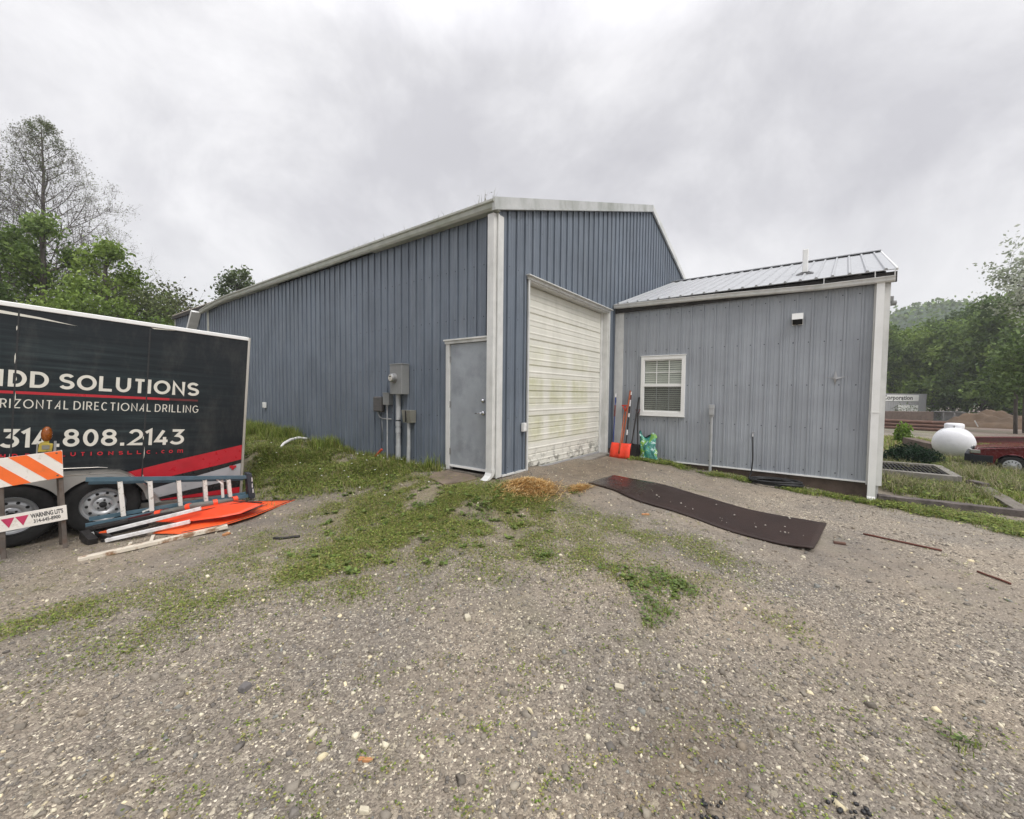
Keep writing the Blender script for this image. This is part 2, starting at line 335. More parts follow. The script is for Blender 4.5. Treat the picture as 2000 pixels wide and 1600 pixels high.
m, nt, bs = new_mat('gravel_ground')
M['ground'] = m
at = N(nt, 'ShaderNodeAttribute', attribute_name='col'); sp = N(nt, 'ShaderNodeSeparateColor'); nt.links.new(at.outputs['Color'], sp.inputs[0])
tc = N(nt, 'ShaderNodeTexCoord')
def voro(scale, rand=1., feature='F1'):
    v = N(nt, 'ShaderNodeTexVoronoi', feature=feature); v.inputs['Scale'].default_value = scale; v.inputs['Randomness'].default_value = rand
    nt.links.new(tc.outputs['Object'], v.inputs['Vector']); return v
v1 = voro(105.); v2 = voro(38.)
s1 = N(nt, 'ShaderNodeSeparateColor'); nt.links.new(v1.outputs['Color'], s1.inputs[0])
s2 = N(nt, 'ShaderNodeSeparateColor'); nt.links.new(v2.outputs['Color'], s2.inputs[0])
stone1 = ramp(nt, s1.outputs[0], [(0, (.085, .075, .067)), (.35, (.155, .138, .122)), (.65, (.21, .19, .168)), (.88, (.28, .257, .225)), (.96, (.52, .49, .43)), (1, (.72, .69, .60))])
stone2 = ramp(nt, s2.outputs[0], [(0, (.11, .10, .09)), (.5, (.185, .168, .148)), (.88, (.26, .24, .21)), (1, (.46, .43, .36))])
pick = ramp(nt, s2.outputs[1], [(.78, 0.), (.82, 1.)])
col = mix(nt, pick, stone1, stone2)
fines = ramp(nt, noise(nt, 3.5, 8, rough=.7), [(.35, (.15, .13, .112)), (.7, (.225, .20, .173))])
f = ramp(nt, noise(nt, 1.3, 6, rough=.6), [(.38, .08), (.62, .5)])
col = mix(nt, f, col, fines)
trk = ramp(nt, noise(nt, .42, 5, scl=(1, .4, 1), rough=.6, dist=.6), [(.45, 0.), (.58, .7)])
col = mix(nt, trk, col, fines)
big = ramp(nt, noise(nt, .75, 6, rough=.65), [(.35, (.72, .73, .76)), (.5, (.98, .96, .94)), (.68, (1.18, 1.13, 1.06))])
col = mix(nt, 1., col, big, 'MULTIPLY')
moss = ramp(nt, noise(nt, 1.1, 8, rough=.72), [(.56, 0.), (.72, .35)])
col = mix(nt, moss, col, (.115, .115, .06))
soil = ramp(nt, noise(nt, 16, 6, rough=.7), [(.35, (.075, .058, .036)), (.5, (.125, .11, .06)), (.65, (.13, .145, .055))])
vf = N(nt, 'ShaderNodeMath', operation='MULTIPLY'); nt.links.new(sp.outputs[0], vf.inputs[0]); vf.inputs[1].default_value = .95
vn = N(nt, 'ShaderNodeMath', operation='MULTIPLY'); nt.links.new(vf.outputs[0], vn.inputs[0]); nt.links.new(ramp(nt, noise(nt, 5, 5, rough=.7), [(.3, .45), (.6, 1.)]), vn.inputs[1])
col = mix(nt, vn.outputs[0], col, soil)
mud = ramp(nt, noise(nt, 6, 6), [(.35, (.085, .064, .044)), (.7, (.16, .125, .092))])
mf = N(nt, 'ShaderNodeMath', operation='MULTIPLY'); nt.links.new(sp.outputs[1], mf.inputs[0]); mf.inputs[1].default_value = .85
col = mix(nt, mf.outputs[0], col, mud)
farc = ramp(nt, noise(nt, .12, 5), [(.4, (.09, .11, .05)), (.52, (.13, .10, .088)), (.7, (.16, .13, .115))])
col = mix(nt, sp.outputs[2], col, farc)
col = mix(nt, 1., col, (1.25, 1.205, 1.10), 'MULTIPLY')
nt.links.new(col, bs.inputs['Base Color'])
nt.links.new(ramp(nt, noise(nt, .9, 5), [(.35, .45), (.6, .8)]), bs.inputs['Roughness'])
b1 = bump(nt, bs, v1.outputs['Distance'], .8, -.007)
b2 = bump(nt, bs, v2.outputs['Distance'], .5, -.012, b1)
bump(nt, bs, noise(nt, 40, 5), .5, .01, b2)
g = np_mesh('ground', np.stack([XX.ravel(), YY.ravel(), ZZ.ravel()], -1), F, 'ground', cols, smooth=True)
tag(g, 'wet grey brown gravel yard sloping down from the metal building', None, None, 'structure')
def terrain(x, y):
    """height of the finished sheet, bilinear on the grid"""
    x = np.asarray(x, float); y = np.asarray(y, float)
    i = np.clip(np.searchsorted(gx, x)-1, 0, nx-2); j = np.clip(np.searchsorted(gy, y)-1, 0, ny-2)
    u = (x-gx[i])/(gx[i+1]-gx[i]); v = (y-gy[j])/(gy[j+1]-gy[j])
    return (ZZ[j, i]*(1-u)*(1-v)+ZZ[j, i+1]*u*(1-v)+ZZ[j+1, i]*(1-u)*v+ZZ[j+1, i+1]*u*v)
def tz(x, y): return float(terrain(np.array([x]), np.array([y]))[0])
CAM = np.array([-4.728, -3.82, 1.24])
# ------------------------------------------------------------------ loose gravel
def blocked(x, y, mrg=0.):
    b = (x > -.02) & (y > -.02+mrg)                                   # under the big building
    b |= (x > 4.36) & (y > -4.78) & (y < 0)                          # under the grey wing
    b |= (x > .4+(y+3.9)*.17) & (x < 1.58+(y+4)*.07) & (y > -4.05) & (y < -1.05)   # under the mat
    return b
def stones(n, r0, r1, smin, smax, seed, power=1.):
    r = np.random.RandomState(seed)
    rr = r0+(r1-r0)*r.rand(n)**power; a = math.radians(36.7)+np.radians((r.rand(n)-.5)*132)
    x = CAM[0]+rr*np.cos(a); y = CAM[1]+rr*np.sin(a)
    keep = ~blocked(x, y) & (veg(x, y) < .25+.6*r.rand(n))
    x, y = x[keep], y[keep]; n = len(x)
    s = smin+(smax-smin)*r.rand(n)**3.2
    t = np.array([(-1, -1, -1), (1, -1, -1), (1, 1, -1), (-1, 1, -1), (-1, -1, 1), (1, -1, 1), (1, 1, 1), (-1, 1, 1)], float)
    P = t[None]*(1+(r.rand(n, 8, 3)-.5)*1.25); P[:, 4:, :2] *= .35+.5*r.rand(n, 1, 1)
    P *= np.stack([s*.5, s*.5*(.5+.4*r.rand(n)), s*.5*(.3+.4*r.rand(n))], -1)[:, None]
    tx, az = (r.rand(n)-.5)*.7, r.rand(n)*6.28
    ct, st = np.cos(tx)[:, None], np.sin(tx)[:, None]
    Y, Z = P[..., 1]*ct-P[..., 2]*st, P[..., 1]*st+P[..., 2]*ct
    ca, sa = np.cos(az)[:, None], np.sin(az)[:, None]
    X, Y = P[..., 0]*ca-Y*sa, P[..., 0]*sa+Y*ca
    V = np.stack([X+x[:, None], Y+y[:, None], Z+(terrain(x, y)+s*.08)[:, None]], -1).reshape(-1, 3)
    q = np.array([(0, 3, 2, 1), (4, 5, 6, 7), (0, 1, 5, 4), (1, 2, 6, 5), (2, 3, 7, 6), (3, 0, 4, 7)])
    Fc = (q[None]+np.arange(n)[:, None, None]*8).reshape(-1, 4)
    pal = np.array([(.13, .117, .104), (.165, .15, .133), (.20, .182, .16), (.12, .112, .107), (.235, .215, .185), (.16, .137, .112), (.44, .415, .34), (.52, .47, .34), (.17, .175, .175)])
    c = pal[r.choice(9, n, p=[.18, .2, .17, .13, .12, .09, .055, .025, .03])]*(.8+.4*r.rand(n, 1))*np.array([1.28, 1.235, 1.13])
    return V, Fc, np.repeat(c, 8, 0)
def cat(parts):
    V = []; Fs = []; Cc = []; b = 0
    for v, f, c in parts: V.append(v); Fs.append(f+b); Cc.append(c); b += len(v)
    return np.concatenate(V), np.concatenate(Fs), np.concatenate(Cc)
V_, F_, C_ = cat([stones(60000, .9, 4.5, .005, .019, 11), stones(26000, 2.2, 9., .010, .030, 12), stones(1500, 1.1, 6.5, .02, .05, 13, 1.2)])
r = np.random.RandomState(91); n = 36; ty = -3.8+2.5*r.rand(n); tx = .55+.16*np.sin(ty*3)+(.95)*r.rand(n)*(.4+.6*r.rand(n))
k = (tx > .5+(ty+3.9)*.17) & (tx < 1.55+(ty+4)*.07); tx, ty = tx[k], ty[k]; n = len(tx); s = .006+.014*r.rand(n)**2
P = np.array([(-1, -1, 0), (1, -1, 0), (1, 1, 0), (-1, 1, 0), (-.6, -.6, 1), (.6, -.6, 1), (.6, .6, 1), (-.6, .6, 1)])[None]*(1+(r.rand(n, 8, 3)-.5)*.8)*s[:, None, None]*.6
P[..., 0] += tx[:, None]; P[..., 1] += ty[:, None]; P[..., 2] += (terrain(tx, ty)+.040+.008*np.sin(ty*3.1+tx*2))[:, None]
q = np.array([(0, 3, 2, 1), (4, 5, 6, 7), (0, 1, 5, 4), (1, 2, 6, 5), (2, 3, 7, 6), (3, 0, 4, 7)])
V_, F_, C_ = cat([(V_, F_, C_), (P.reshape(-1, 3), (q[None]+np.arange(n)[:, None, None]*8).reshape(-1, 4), np.repeat(np.array([(.45, .42, .36)])*(.5+.7*r.rand(n, 1)), 8, 0))])
tag(np_mesh('loose_gravel', V_, F_, 'stoneattr', C_), 'crushed stone lying loose over the whole yard', 'gravel', None, 'stuff')

# ------------------------------------------------------------------ grass, clover and weeds
def blades(x, y, h, w, seed, pal, lean=.5, z=None):
    r = np.random.RandomState(seed); n = len(x)
    az = r.rand(n)*6.28; ln = lean*(.3+r.rand(n)); h = h*(.5+.8*r.rand(n))
    dx, dy = np.cos(az), np.sin(az); px, py = -dy, dx
    z0 = (terrain(x, y) if z is None else z)-.004
    V = np.zeros((n, 6, 3))
    for i, (t, ww) in enumerate(((0, 1.), (.55, .8), (1., .12))):
        ox = dx*h*ln*t*t; oy = dy*h*ln*t*t; oz = h*t*(1-.25*ln*t)
        for s in (0, 1):
            sg = (s-.5)*ww*w
            V[:, i*2+s, 0] = x+ox+px*sg; V[:, i*2+s, 1] = y+oy+py*sg; V[:, i*2+s, 2] = z0+oz
    q = np.array([(0, 1, 3, 2), (2, 3, 5, 4)])
    Fc = (q[None]+np.arange(n)[:, None, None]*6).reshape(-1, 4)
    pal = np.array(pal); c = pal[r.randint(len(pal), size=n)]*(.7+.6*r.rand(n, 1))
    return V.reshape(-1, 3), Fc, np.repeat(c, 6, 0)
def leaves(x, y, s, hmax, seed, pal, z=None, tilt=.5):
    r = np.random.RandomState(seed); n = len(x); az = r.rand(n)*6.28; s = s*(.6+.8*r.rand(n))
    z0 = (terrain(x, y) if z is None else z)+hmax*r.rand(n)**1.5+.003
    dx, dy = np.cos(az), np.sin(az); px, py = -dy, dx; t = tilt*(r.rand(n)-.3); t2 = tilt*(r.rand(n)-.5)
    V = np.zeros((n, 4, 3))
    for i, (a, b) in enumerate(((0, 0), (.55, .38), (1, 0), (.55, -.38))):
        V[:, i, 0] = x+s*(dx*a+px*b); V[:, i, 1] = y+s*(dy*a+py*b); V[:, i, 2] = z0+s*(a*t+b*t2)
    Fc = np.arange(n*4).reshape(n, 4)
    pal = np.array(pal); c = pal[r.randint(len(pal), size=n)]*(.7+.6*r.rand(n, 1))
    return V.reshape(-1, 3), Fc, np.repeat(c, 4, 0)
GREEN = [(.18, .255, .045), (.24, .30, .06), (.13, .185, .03), (.30, .33, .09), (.09, .125, .028)]
YEL = [(.25, .24, .07), (.30, .25, .11), (.19, .20, .05), (.36, .30, .16)]
STRAW = [(.36, .31, .19), (.24, .24, .10), (.16, .17, .06), (.12, .15, .045), (.40, .35, .23)]
def pts(blobs, per, clump, cr, seed, thr=-.2, sc=9.):
    r = np.random.RandomState(seed); xs = []; ys = []
    for bx, by, rad in blobs:
        nc = max(3, int(per*rad*rad*3.14/clump))
        cx = bx+r.randn(nc)*rad*.62; cy = by+r.randn(nc)*rad*.62
        k = lump(cx, cy, sc, 5)+.5*lump(cx, cy, sc*3, 6) > thr
        cx, cy = cx[k], cy[k]; n = len(cx)
        xs.append((np.repeat(cx, clump)+r.randn(n*clump)*cr)); ys.append((np.repeat(cy, clump)+r.randn(n*clump)*cr))
    x = np.concatenate(xs); y = np.concatenate(ys)
    k = ~blocked(x, y, -.02) ; return x[k], y[k]
P_ = []
x, y = pts(BL['thick'], 4200, 14, .035, 21, -.35); P_.append(blades(x, y, .08, .006, 1, GREEN+YEL, .8))
x, y = pts(BL['thick'], 2600, 9, .045, 22, -.2); P_.append(leaves(x, y, .035, .05, 2, GREEN))
x, y = pts([(a, b, c*1.15) for a, b, c in BL['med']], 4600, 5, .05, 23, -.1, 6); P_.append(leaves(x, y, .019, .022, 3, GREEN+YEL[:1]))
x, y = pts([(a, b, c*1.3) for a, b, c in BL['med']], 5600, 6, .05, 24, -.12, 6); P_.append(blades(x, y, .035, .0045, 4, YEL+GREEN[:3]+YEL[:2], .9))
x, y = pts([(a, b, c*1.4) for a, b, c in BL['sparse']], 4200, 5, .05, 25, -.1, 12); P_.append(blades(x, y, .022, .004, 5, YEL+GREEN[:2], .9))
x, y = pts([(a, b, c*1.3) for a, b, c in BL['sparse']], 2000, 4, .05, 26, -.1, 12); P_.append(leaves(x, y, .016, .014, 6, GREEN+YEL[:1]))
x, y = pts(BL['weed'], 2600, 7, .035, 27, -.1); P_.append(leaves(x, y, .026, .035, 7, [(.10, .16, .04), (.13, .19, .05), (.16, .21, .07)]))
x, y = pts(BL['weed'], 1600, 10, .02, 28, -.2); P_.append(blades(x, y, .05, .005, 8, GREEN, .6))
x, y = pts(BL['strip'], 6500, 10, .04, 29, -.4); P_.append(leaves(x, y, .034, .05, 9, GREEN))
x, y = pts(BL['strip'], 3800, 12, .035, 30, -.3); P_.append(blades(x, y, .08, .006, 10, GREEN+YEL, .7))
x, y = pts(BL['tall'], 900, 16, .04, 31, -.4); P_.append(blades(x, y, .14, .009, 11, GREEN+STRAW, .8))
x, y = pts(BL['tall'], 420, 12, .06, 32, -.2); P_.append(blades(x, y, .26, .008, 12, STRAW, .8))
x, y = pts(BL['tall'], 500, 10, .05, 33, -.3); P_.append(leaves(x, y, .06, .12, 13, GREEN))
# tufts standing against the long wall and at its foot
wl = [(-.12, yy, .13) for yy in np.arange(1.15, 9, .18)]
x, y = pts(wl, 3200, 12, .02, 34, -.1); P_.append(blades(x, y, .14, .007, 14, GREEN+YEL[:2], .5))
x, y = pts([(-.15, 1.25, .1), (-.2, 4.4, .3), (-.25, 6.2, .4), (-.3, 7.6, .6), (-.4, 8.8, .6)], 3000, 14, .03, 35, -1.); P_.append(blades(x, y, .28, .009, 15, GREEN+YEL[:1], .5))
r_ = np.random.RandomState(36)
def lawn(n, x0, x1, y0, y1, h, w, seed, pal):
    x = x0+(x1-x0)*r_.rand(n); y = y0+(y1-y0)*r_.rand(n)
    k = (lump(x, y, 2.2, 9) > -.5) & ~blocked(x, y) & ((x > 4.9) | (y < -6.)) & ~((x > 11.3) & (x < 13.4) & (y > -12) & (y < -7.2))
    return blades(x[k], y[k], h, w, seed, pal, .8)
P_.append(lawn(42000, 5.0, 14, -10, -5.4, .09, .010, 16, GREEN+GREEN+YEL[:3]))
P_.append(lawn(16000, 14, 24, -14, -6, .16, .022, 17, GREEN+YEL))
# sparse seedlings all over the gravel
n = 3200; a = math.radians(36.7)+np.radians((r_.rand(n)-.5)*120); rr = 1.3+6*r_.rand(n)
cx, cy = CAM[0]+rr*np.cos(a), CAM[1]+rr*np.sin(a); k = (lump(cx, cy, 1.6, 12) > -.02) & ~blocked(cx, cy)
cx = np.repeat(cx[k], 7)+r_.randn(k.sum()*7)*.018; cy = np.repeat(cy[k], 7)+r_.randn(k.sum()*7)*.018
P_.append(leaves(cx, cy, .012, .010, 18, GREEN+YEL))
# broad leaved rosettes and dead stalks among the blades
for nm_, n_, s_, sd in (('thick', 26, .055, 61), ('med', 16, .045, 62), ('strip', 10, .045, 63), ('weed', 5, .04, 64)):
    r = np.random.RandomState(sd); cx = []; cy = []
    for bx, by, rad in BL[nm_]:
        k = int(n_*max(.3, rad)*1.2)+1; cx += list(bx+r.randn(k)*rad*.7); cy += list(by+r.randn(k)*rad*.7)
    cx, cy = np.array(cx), np.array(cy); k = ~blocked(cx, cy, -.02) & (np.hypot(cx-CAM[0], cy-CAM[1]) > 3.2); cx, cy = cx[k], cy[k]
    P_.append(leaves(np.repeat(cx, 12)+r.randn(len(cx)*12)*.008, np.repeat(cy, 12)+r.randn(len(cx)*12)*.008, s_, .02, sd, [(.09, .135, .03), (.12, .175, .04), (.17, .22, .055)], None, .7))
    j = r.randint(len(cx), size=len(cx)//2); P_.append(blades(cx[j]+r.randn(len(j))*.06, cy[j]+r.randn(len(j))*.06, .13, .004, sd+5, STRAW[:2]+[(.17, .12, .07)], .9))
V_, F_, C_ = cat(P_)
tag(np_mesh('grass', V_, F_, 'grassattr', C_), 'patchy grass, clover and weeds growing through the gravel', 'grass', None, 'stuff')

# small pale flowers on the bank
mb = MB()
for i in range(26):
    x = -.9+rnd.gauss(0, .45); y = 2.6+rnd.gauss(0, 1.1); z = tz(x, y)+.07+.05*rnd.random()
    if x > -.1: continue
    mb.lathe([(0, .004), (.011, .002), (.013, -.002), (0, -.004)], (x, y, z), n=6)
tag(mb.build('wildflowers', 'white'), 'tiny white flowers scattered over the grassy bank', 'flowers', None, 'stuff')

# ------------------------------------------------------------------ siding
PITCH = .2286
def siding(mb, o, u, out, u0, u1, zb, zt, openings=(), rib=.019, phase=0., PITCH=.2286):
    """o origin, u horizontal unit, out outward unit; zt a function of u"""
    o, u, out = Vector(o), Vector(u), Vector(out)
    prof = [(-.016, 0), (-.014, -rib*.45), (-.002, -rib*.45), (.002, rib), (.030, rib), (.036, 0), (.102, 0), (.106, .004), (.118, .004), (.122, 0), (.162, 0), (.166, .004), (.178, .004), (.182, 0)]
    k0 = int((u0-phase)/PITCH)-2; pt = []
    k = k0
    while k*PITCH+phase < u1+.5:
        for a, d in prof: pt.append((k*PITCH+phase+a, d))
        k += 1
    def depth(x):
        for (a, da), (b, db) in zip(pt, pt[1:]):
            if a <= x <= b: return da+(db-da)*(x-a)/max(b-a, 1e-9)
        return 0
    xs = [(a, d) for a, d in pt if u0 < a < u1]+[(u0, depth(u0)), (u1, depth(u1))]
    for ua, ub, _, _ in openings:
        for e in (ua, ub):
            if u0 < e < u1: xs += [(e, depth(e))]
    xs.sort()
    for (a, da), (b, db) in zip(xs, xs[1:]):
        if b-a < 1e-6: continue
        mid = (a+b)/2; spans = [(zb, None)]
        for ua, ub, za, zz in openings:
            if ua < mid < ub:
                spans = ([(zb, za)] if za > zb+1e-3 else [])+[(zz, None)]
        for s0, s1 in spans:
            ta = s1 if s1 is not None else zt(a); tb = s1 if s1 is not None else zt(b)
            if ta-s0 < 1e-3 and tb-s0 < 1e-3: continue
            pa = o+u*a+out*da; pb = o+u*b+out*db; up = Vector((0, 0, 1))
            mb.add([pa+up*s0, pb+up*s0, pb+up*tb, pa+up*ta], [(0, 1, 2, 3)])
    # screws in rows beside the ribs
    mb.mi = 1
    k = k0
    while k*PITCH+phase < u1:
        x = k*PITCH+phase+.062; z = zb+.09; row = 0
        while u0 < x < u1 and z < zt(x)-.05:
            if not any(ua-.01 < x < ub+.01 and za < z < zz for ua, ub, za, zz in openings):
                c = o+u*x+out*.003+Vector((0, 0, z)); s = .0085
                mb.add([c-u*s-Vector((0, 0, s)), c+u*s-Vector((0, 0, s)), c+u*s+Vector((0, 0, s)), c-u*s+Vector((0, 0, s)), c+out*.006],
                       [(0, 1, 4), (1, 2, 4), (2, 3, 4), (3, 0, 4)])
            z += .78; row += 1
        k += 1
    mb.mi = 0
M['screw'] = mat('screw_heads', (.035, .04, .05), .5, .3)

# ------------------------------------------------------------------ the blue building
LY = 15.65; GX = 6.78; GZ = 6.42; EZ = 3.98
B = thing('metal_building', 'large blue ribbed metal building with a white roll-up garage door and grey side door', 'building', (0, 0, 0))
rz = lambda x: EZ+(GZ-EZ)*x/GX if x < GX else GZ-.31*(x-GX)
mb = MB(); siding(mb, (0, 0, 0), (0, 1, 0), (-1, 0, 0), .0, LY, -.02, lambda a: 3.95, [(.10, 1.03, -.1, 2.1)], PITCH=.203, rib=.021)
mb.build('wall', ['blue', 'screw'], B)
mb = MB(); siding(mb, (0, 0, 0), (1, 0, 0), (0, -1, 0), 0, 13.5, -.02, lambda a: rz(a)-.06, [(.78, 4.02, -.2, 3.1)], rib=.024)
mb.build('wall', ['blue', 'screw'], B)
mb = MB(); mb.add([(13.5, 0, -.6), (13.5, LY, -.6), (13.5, LY, rz(13.5)-.05), (13.5, 0, rz(13.5)-.05)], [(0, 1, 2, 3)])
mb.build('wall', 'blue', B)
mb = MB(); mb.add([(0, LY, -.6), (13.5, LY, -.6), (13.5, LY, rz(13.5)-.05), (GX, LY, GZ-.05), (0, LY, EZ-.05)], [(0, 1, 2, 3, 4)])
mb.build('wall', 'blue', B)
# slab edge under the walls
mb = MB(); mb.box((.015, 1.03, -.6), (.2, LY, -.022)); mb.box((.015, 0.02, -.6), (.2, 1.03, -.03)); mb.box((.2, .02, -.6), (.735, .32, -.03)); mb.box((4.07, .02, -.6), (13.4, .32, -.03))
mb.build('foundation', 'foundation', B)
# roof sheets with ribs
def roofpart(name, xa, za, xb, zb_, y0, y1, thick, mname, parent, pitch=.2286, rib=.022):
    mb = MB(); dx, dz = xb-xa, zb_-za; L = math.hypot(dx, dz); nrm = Vector((-dz/L, 0, dx/L))
    if nrm.z < 0: nrm = -nrm
    prof = []; yy = y0
    while yy < y1:
        prof += [(yy, 0), (min(yy+.10, y1), 0), (min(yy+.115, y1), rib), (min(yy+.14, y1), rib), (min(yy+.155, y1), 0)]; yy += pitch
    prof.append((y1, 0)); q = []
    for p in prof:
        if not q or p[0] > q[-1][0]+1e-6: q.append(p)
    vs = []
    for yy, h in q:
        a = Vector((xa, yy, za))+nrm*h; b = Vector((xb, yy, zb_))+nrm*h
        vs += [a, b, a-nrm*thick-nrm*h, b-nrm*thick-nrm*h]
    fs = []
    for i in range(len(q)-1):
        k = i*4; fs += [(k, k+1, k+5, k+4), (k+2, k+6, k+7, k+3), (k, k+4, k+6, k+2), (k+1, k+3, k+7, k+5)]
    k = (len(q)-1)*4; fs += [(0, 2, 3, 1), (k, k+1, k+3, k+2)]
    mb.add(vs, fs); return mb.build(name, mname, parent)
roofpart('roof', -.10, EZ+.03, GX, GZ+.06, -.06, LY+.1, .02, 'oldroof', B)
roofpart('roof', 13.75, rz(13.75)+.06, GX, GZ+.06, -.06, LY+.1, .02, 'oldroof', B)
# dark roof edge board under the sheets
mb = MB(); mb.box((-.09, .0, EZ-.09), (-.03, LY+.05, EZ+.0)); mb.build('eave_board', 'darkboard', B)
# gutter along the eave, hanging loose and sagging at its far end
path = [(-.075, 10.6, 3.93)]
pts_ = [(-.11, -.06, 3.945), (-.11, 3, 3.95), (-.11, 7, 3.95), (-.11, 10.2, 3.945), (-.115, 11.0, 3.915), (-.13, 11.7, 3.86), (-.15, 12.35, 3.78)]
sec = [(.085, .065), (.085, -.06), (-.03, -.06), (-.055, -.03), (-.06, .03), (-.085, .045), (-.085, .075), (-.078, .075), (-.078, .05), (-.05, .03), (-.045, -.02), (-.025, -.05), (.077, -.05), (.077, .065)]
mb = MB(); vs = [];
for i, p in enumerate(pts_):
    k = .0 if i < 4 else (i-3)/3.
    for a, b in sec: vs.append((p[0]+a*(1-.45*k), p[1], p[2]+b*(1-.2*k)))
n = len(sec); fs = [(i*n+j, i*n+(j+1) % n, (i+1)*n+(j+1) % n, (i+1)*n+j) for i in range(len(pts_)-1) for j in range(n)]
mb.add(vs, fs); mb.add([(pts_[0][0]+a, -.062, pts_[0][2]+b) for a, b in [(.085, .065), (.085, -.06), (-.03, -.06), (-.055, -.03), (-.06, .03), (-.085, .045), (-.085, .075)]], [tuple(range(7))])
mb.build('gutter', 'greentrim', B)
# far downspout, loose from its gutter and leaning over
mb = MB(); mb.bar((-.16, 12.75, 3.84), (-.20, 13.55, 2.8), .10, .26, up=(1, 0, 0)); mb.build('downspout', 'trim', B)
# rake trims
def beam(mb, a, b, w, h): mb.bar(a, b, w, h)
mb = MB()
for (xa, za, xb, zb_) in ((-.17, EZ-.03, GX, GZ+.0),):
    mb.add([(xa, -.075, za-.05), (xb, -.075, zb_-.05), (xb, -.075, zb_+.1), (xa, -.075, za+.1), (xa, -.03, za-.05), (xb, -.03, zb_-.05), (xb, -.03, zb_+.1), (xa, -.03, za+.1)],
           [(0, 1, 2, 3), (7, 6, 5, 4), (0, 4, 5, 1), (3, 2, 6, 7), (0, 3, 7, 4), (1, 5, 6, 2)])
    mb.add([(xa, -.09, za-.085), (xb, -.09, zb_-.085), (xb, -.09, zb_-.052), (xa, -.09, za-.052), (xa, -.026, za-.085), (xb, -.026, zb_-.085), (xb, -.026, zb_-.052), (xa, -.026, za-.052)],
           [(0, 1, 2, 3), (7, 6, 5, 4), (0, 4, 5, 1), (3, 2, 6, 7), (0, 3, 7, 4), (1, 5, 6, 2)])
mb.build('rake_trim', 'raketrim', B)
mb = MB(); xa, za, xb, zb_ = GX, GZ, 13.75, rz(13.75)
mb.add([(xa, -.075, za-.06), (xb, -.075, zb_-.06), (xb, -.075, zb_+.1), (xa, -.075, za+.1), (xa, -.03, za-.06), (xb, -.03, zb_-.06), (xb, -.03, zb_+.1), (xa, -.03, za+.1)],
       [(0, 1, 2, 3), (7, 6, 5, 4), (0, 4, 5, 1), (3, 2, 6, 7), (0, 3, 7, 4), (1, 5, 6, 2)])
mb.build('rake_trim', 'trim', B)
mb = MB(); mb.box((-.028, -.034, -.04), (.10, -.026, EZ-.12)); mb.box((-.034, -.034, -.04), (-.026, .05, EZ-.1)); mb.box((-.045, -.05, -.04), (-.02, -.03, EZ-.12))
mb.build('corner_trim', 'trim', B)
mb = MB(); mb.box((-.024, 12.03, .1), (-.014, 12.2, 3.9)); mb.build('corner_trim', 'greentrim', B)
mb = MB(); mb.box((-.028, LY-.1, .1), (-.018, LY+.02, 3.93)); mb.build('corner_trim', 'greentrim', B)
# base trim
mb = MB(); mb.box((-.035, 1.04, -.045), (.012, 9, -.018)); mb.box((.12, -.035, -.045), (.76, .012, -.018)); mb.build('base_trim', 'trim', B)
# corner downspout with elbow at its foot
mb = MB()
mb.box((-.115, -.015, .06), (-.04, .10, 3.86)); 
def sweep(mb, sec, pts, wx, wy):
    vs = []
    for (px, py, pz) in pts:
        for a, b in sec: vs.append((px+a*wx, py+b*wy, pz))
    n = len(sec); k = len(pts)
    mb.add(vs, [(i*n+j, i*n+(j+1) % n, (i+1)*n+(j+1) % n, (i+1)*n+j) for i in range(k-1) for j in range(n)]+[tuple(range(n))[::-1], tuple((k-1)*n+j for j in range(n))])
SQ = [(-.5, -.5), (.5, -.5), (.5, .5), (-.5, .5)]
sweep(mb, SQ, [(-.0775, .0425, .10), (-.0775, .0425, .045), (-.10, .0425, .005), (-.155, .0425, -.03), (-.20, .0425, -.052)], .082, .122)
mb.build('downspout', 'trim', B)
# side door
mb = MB(); mb.box((-.045, .955, -.02), (.05, 1.035, 2.08)); mb.box((-.045, .09, -.02), (.05, .13, 2.03)); mb.box((-.06, .085, 2.03), (.05, 1.05, 2.075)); mb.box((-.085, .08, 2.076), (.02, 1.06, 2.10))
mb.build('door_frame', 'trim', B)
mb = MB(); mb.box((-.022, .135, .03), (.02, .95, 2.025)); D = mb.build('door', 'door', B, bevel=.003)
mb = MB(); mb.box((-.034, .14, .03), (-.0225, .945, .065)); mb.build('kick_strip', 'white', D)
mb = MB(); mb.lathe([(0, -.062), (.022, -.058), (.03, -.04), (.034, -.0225), (0, -.0225)], (0, .235, 1.12), 'x', 20); mb.build('deadbolt', 'chrome', D, smooth=True)
mb = MB(); mb.lathe([(0, -.05), (.03, -.045), (.036, -.0225), (0, -.0225)], (0, .235, .93), 'x', 20); mb.tube([(-.045, .235, .93), (-.075, .24, .93), (-.08, .27, .928), (-.078, .36, .922)], [.012, .012, .011, .008], 8)
mb.build('lever_handle', 'chrome', D, smooth=True)
for z in (1.78, 1.05, .28):
    mb = MB(); mb.tube([(-.03, .951, z-.05), (-.03, .951, z+.05)], .009, 8); mb.box((-.026, .93, z-.05), (-.0225, .951, z+.05)); mb.build('hinge', 'steel', D)
mb = MB(); mb.box((-.05, .06, -.06), (.03, 1.05, -.022)); mb.build('threshold', 'wood', B)
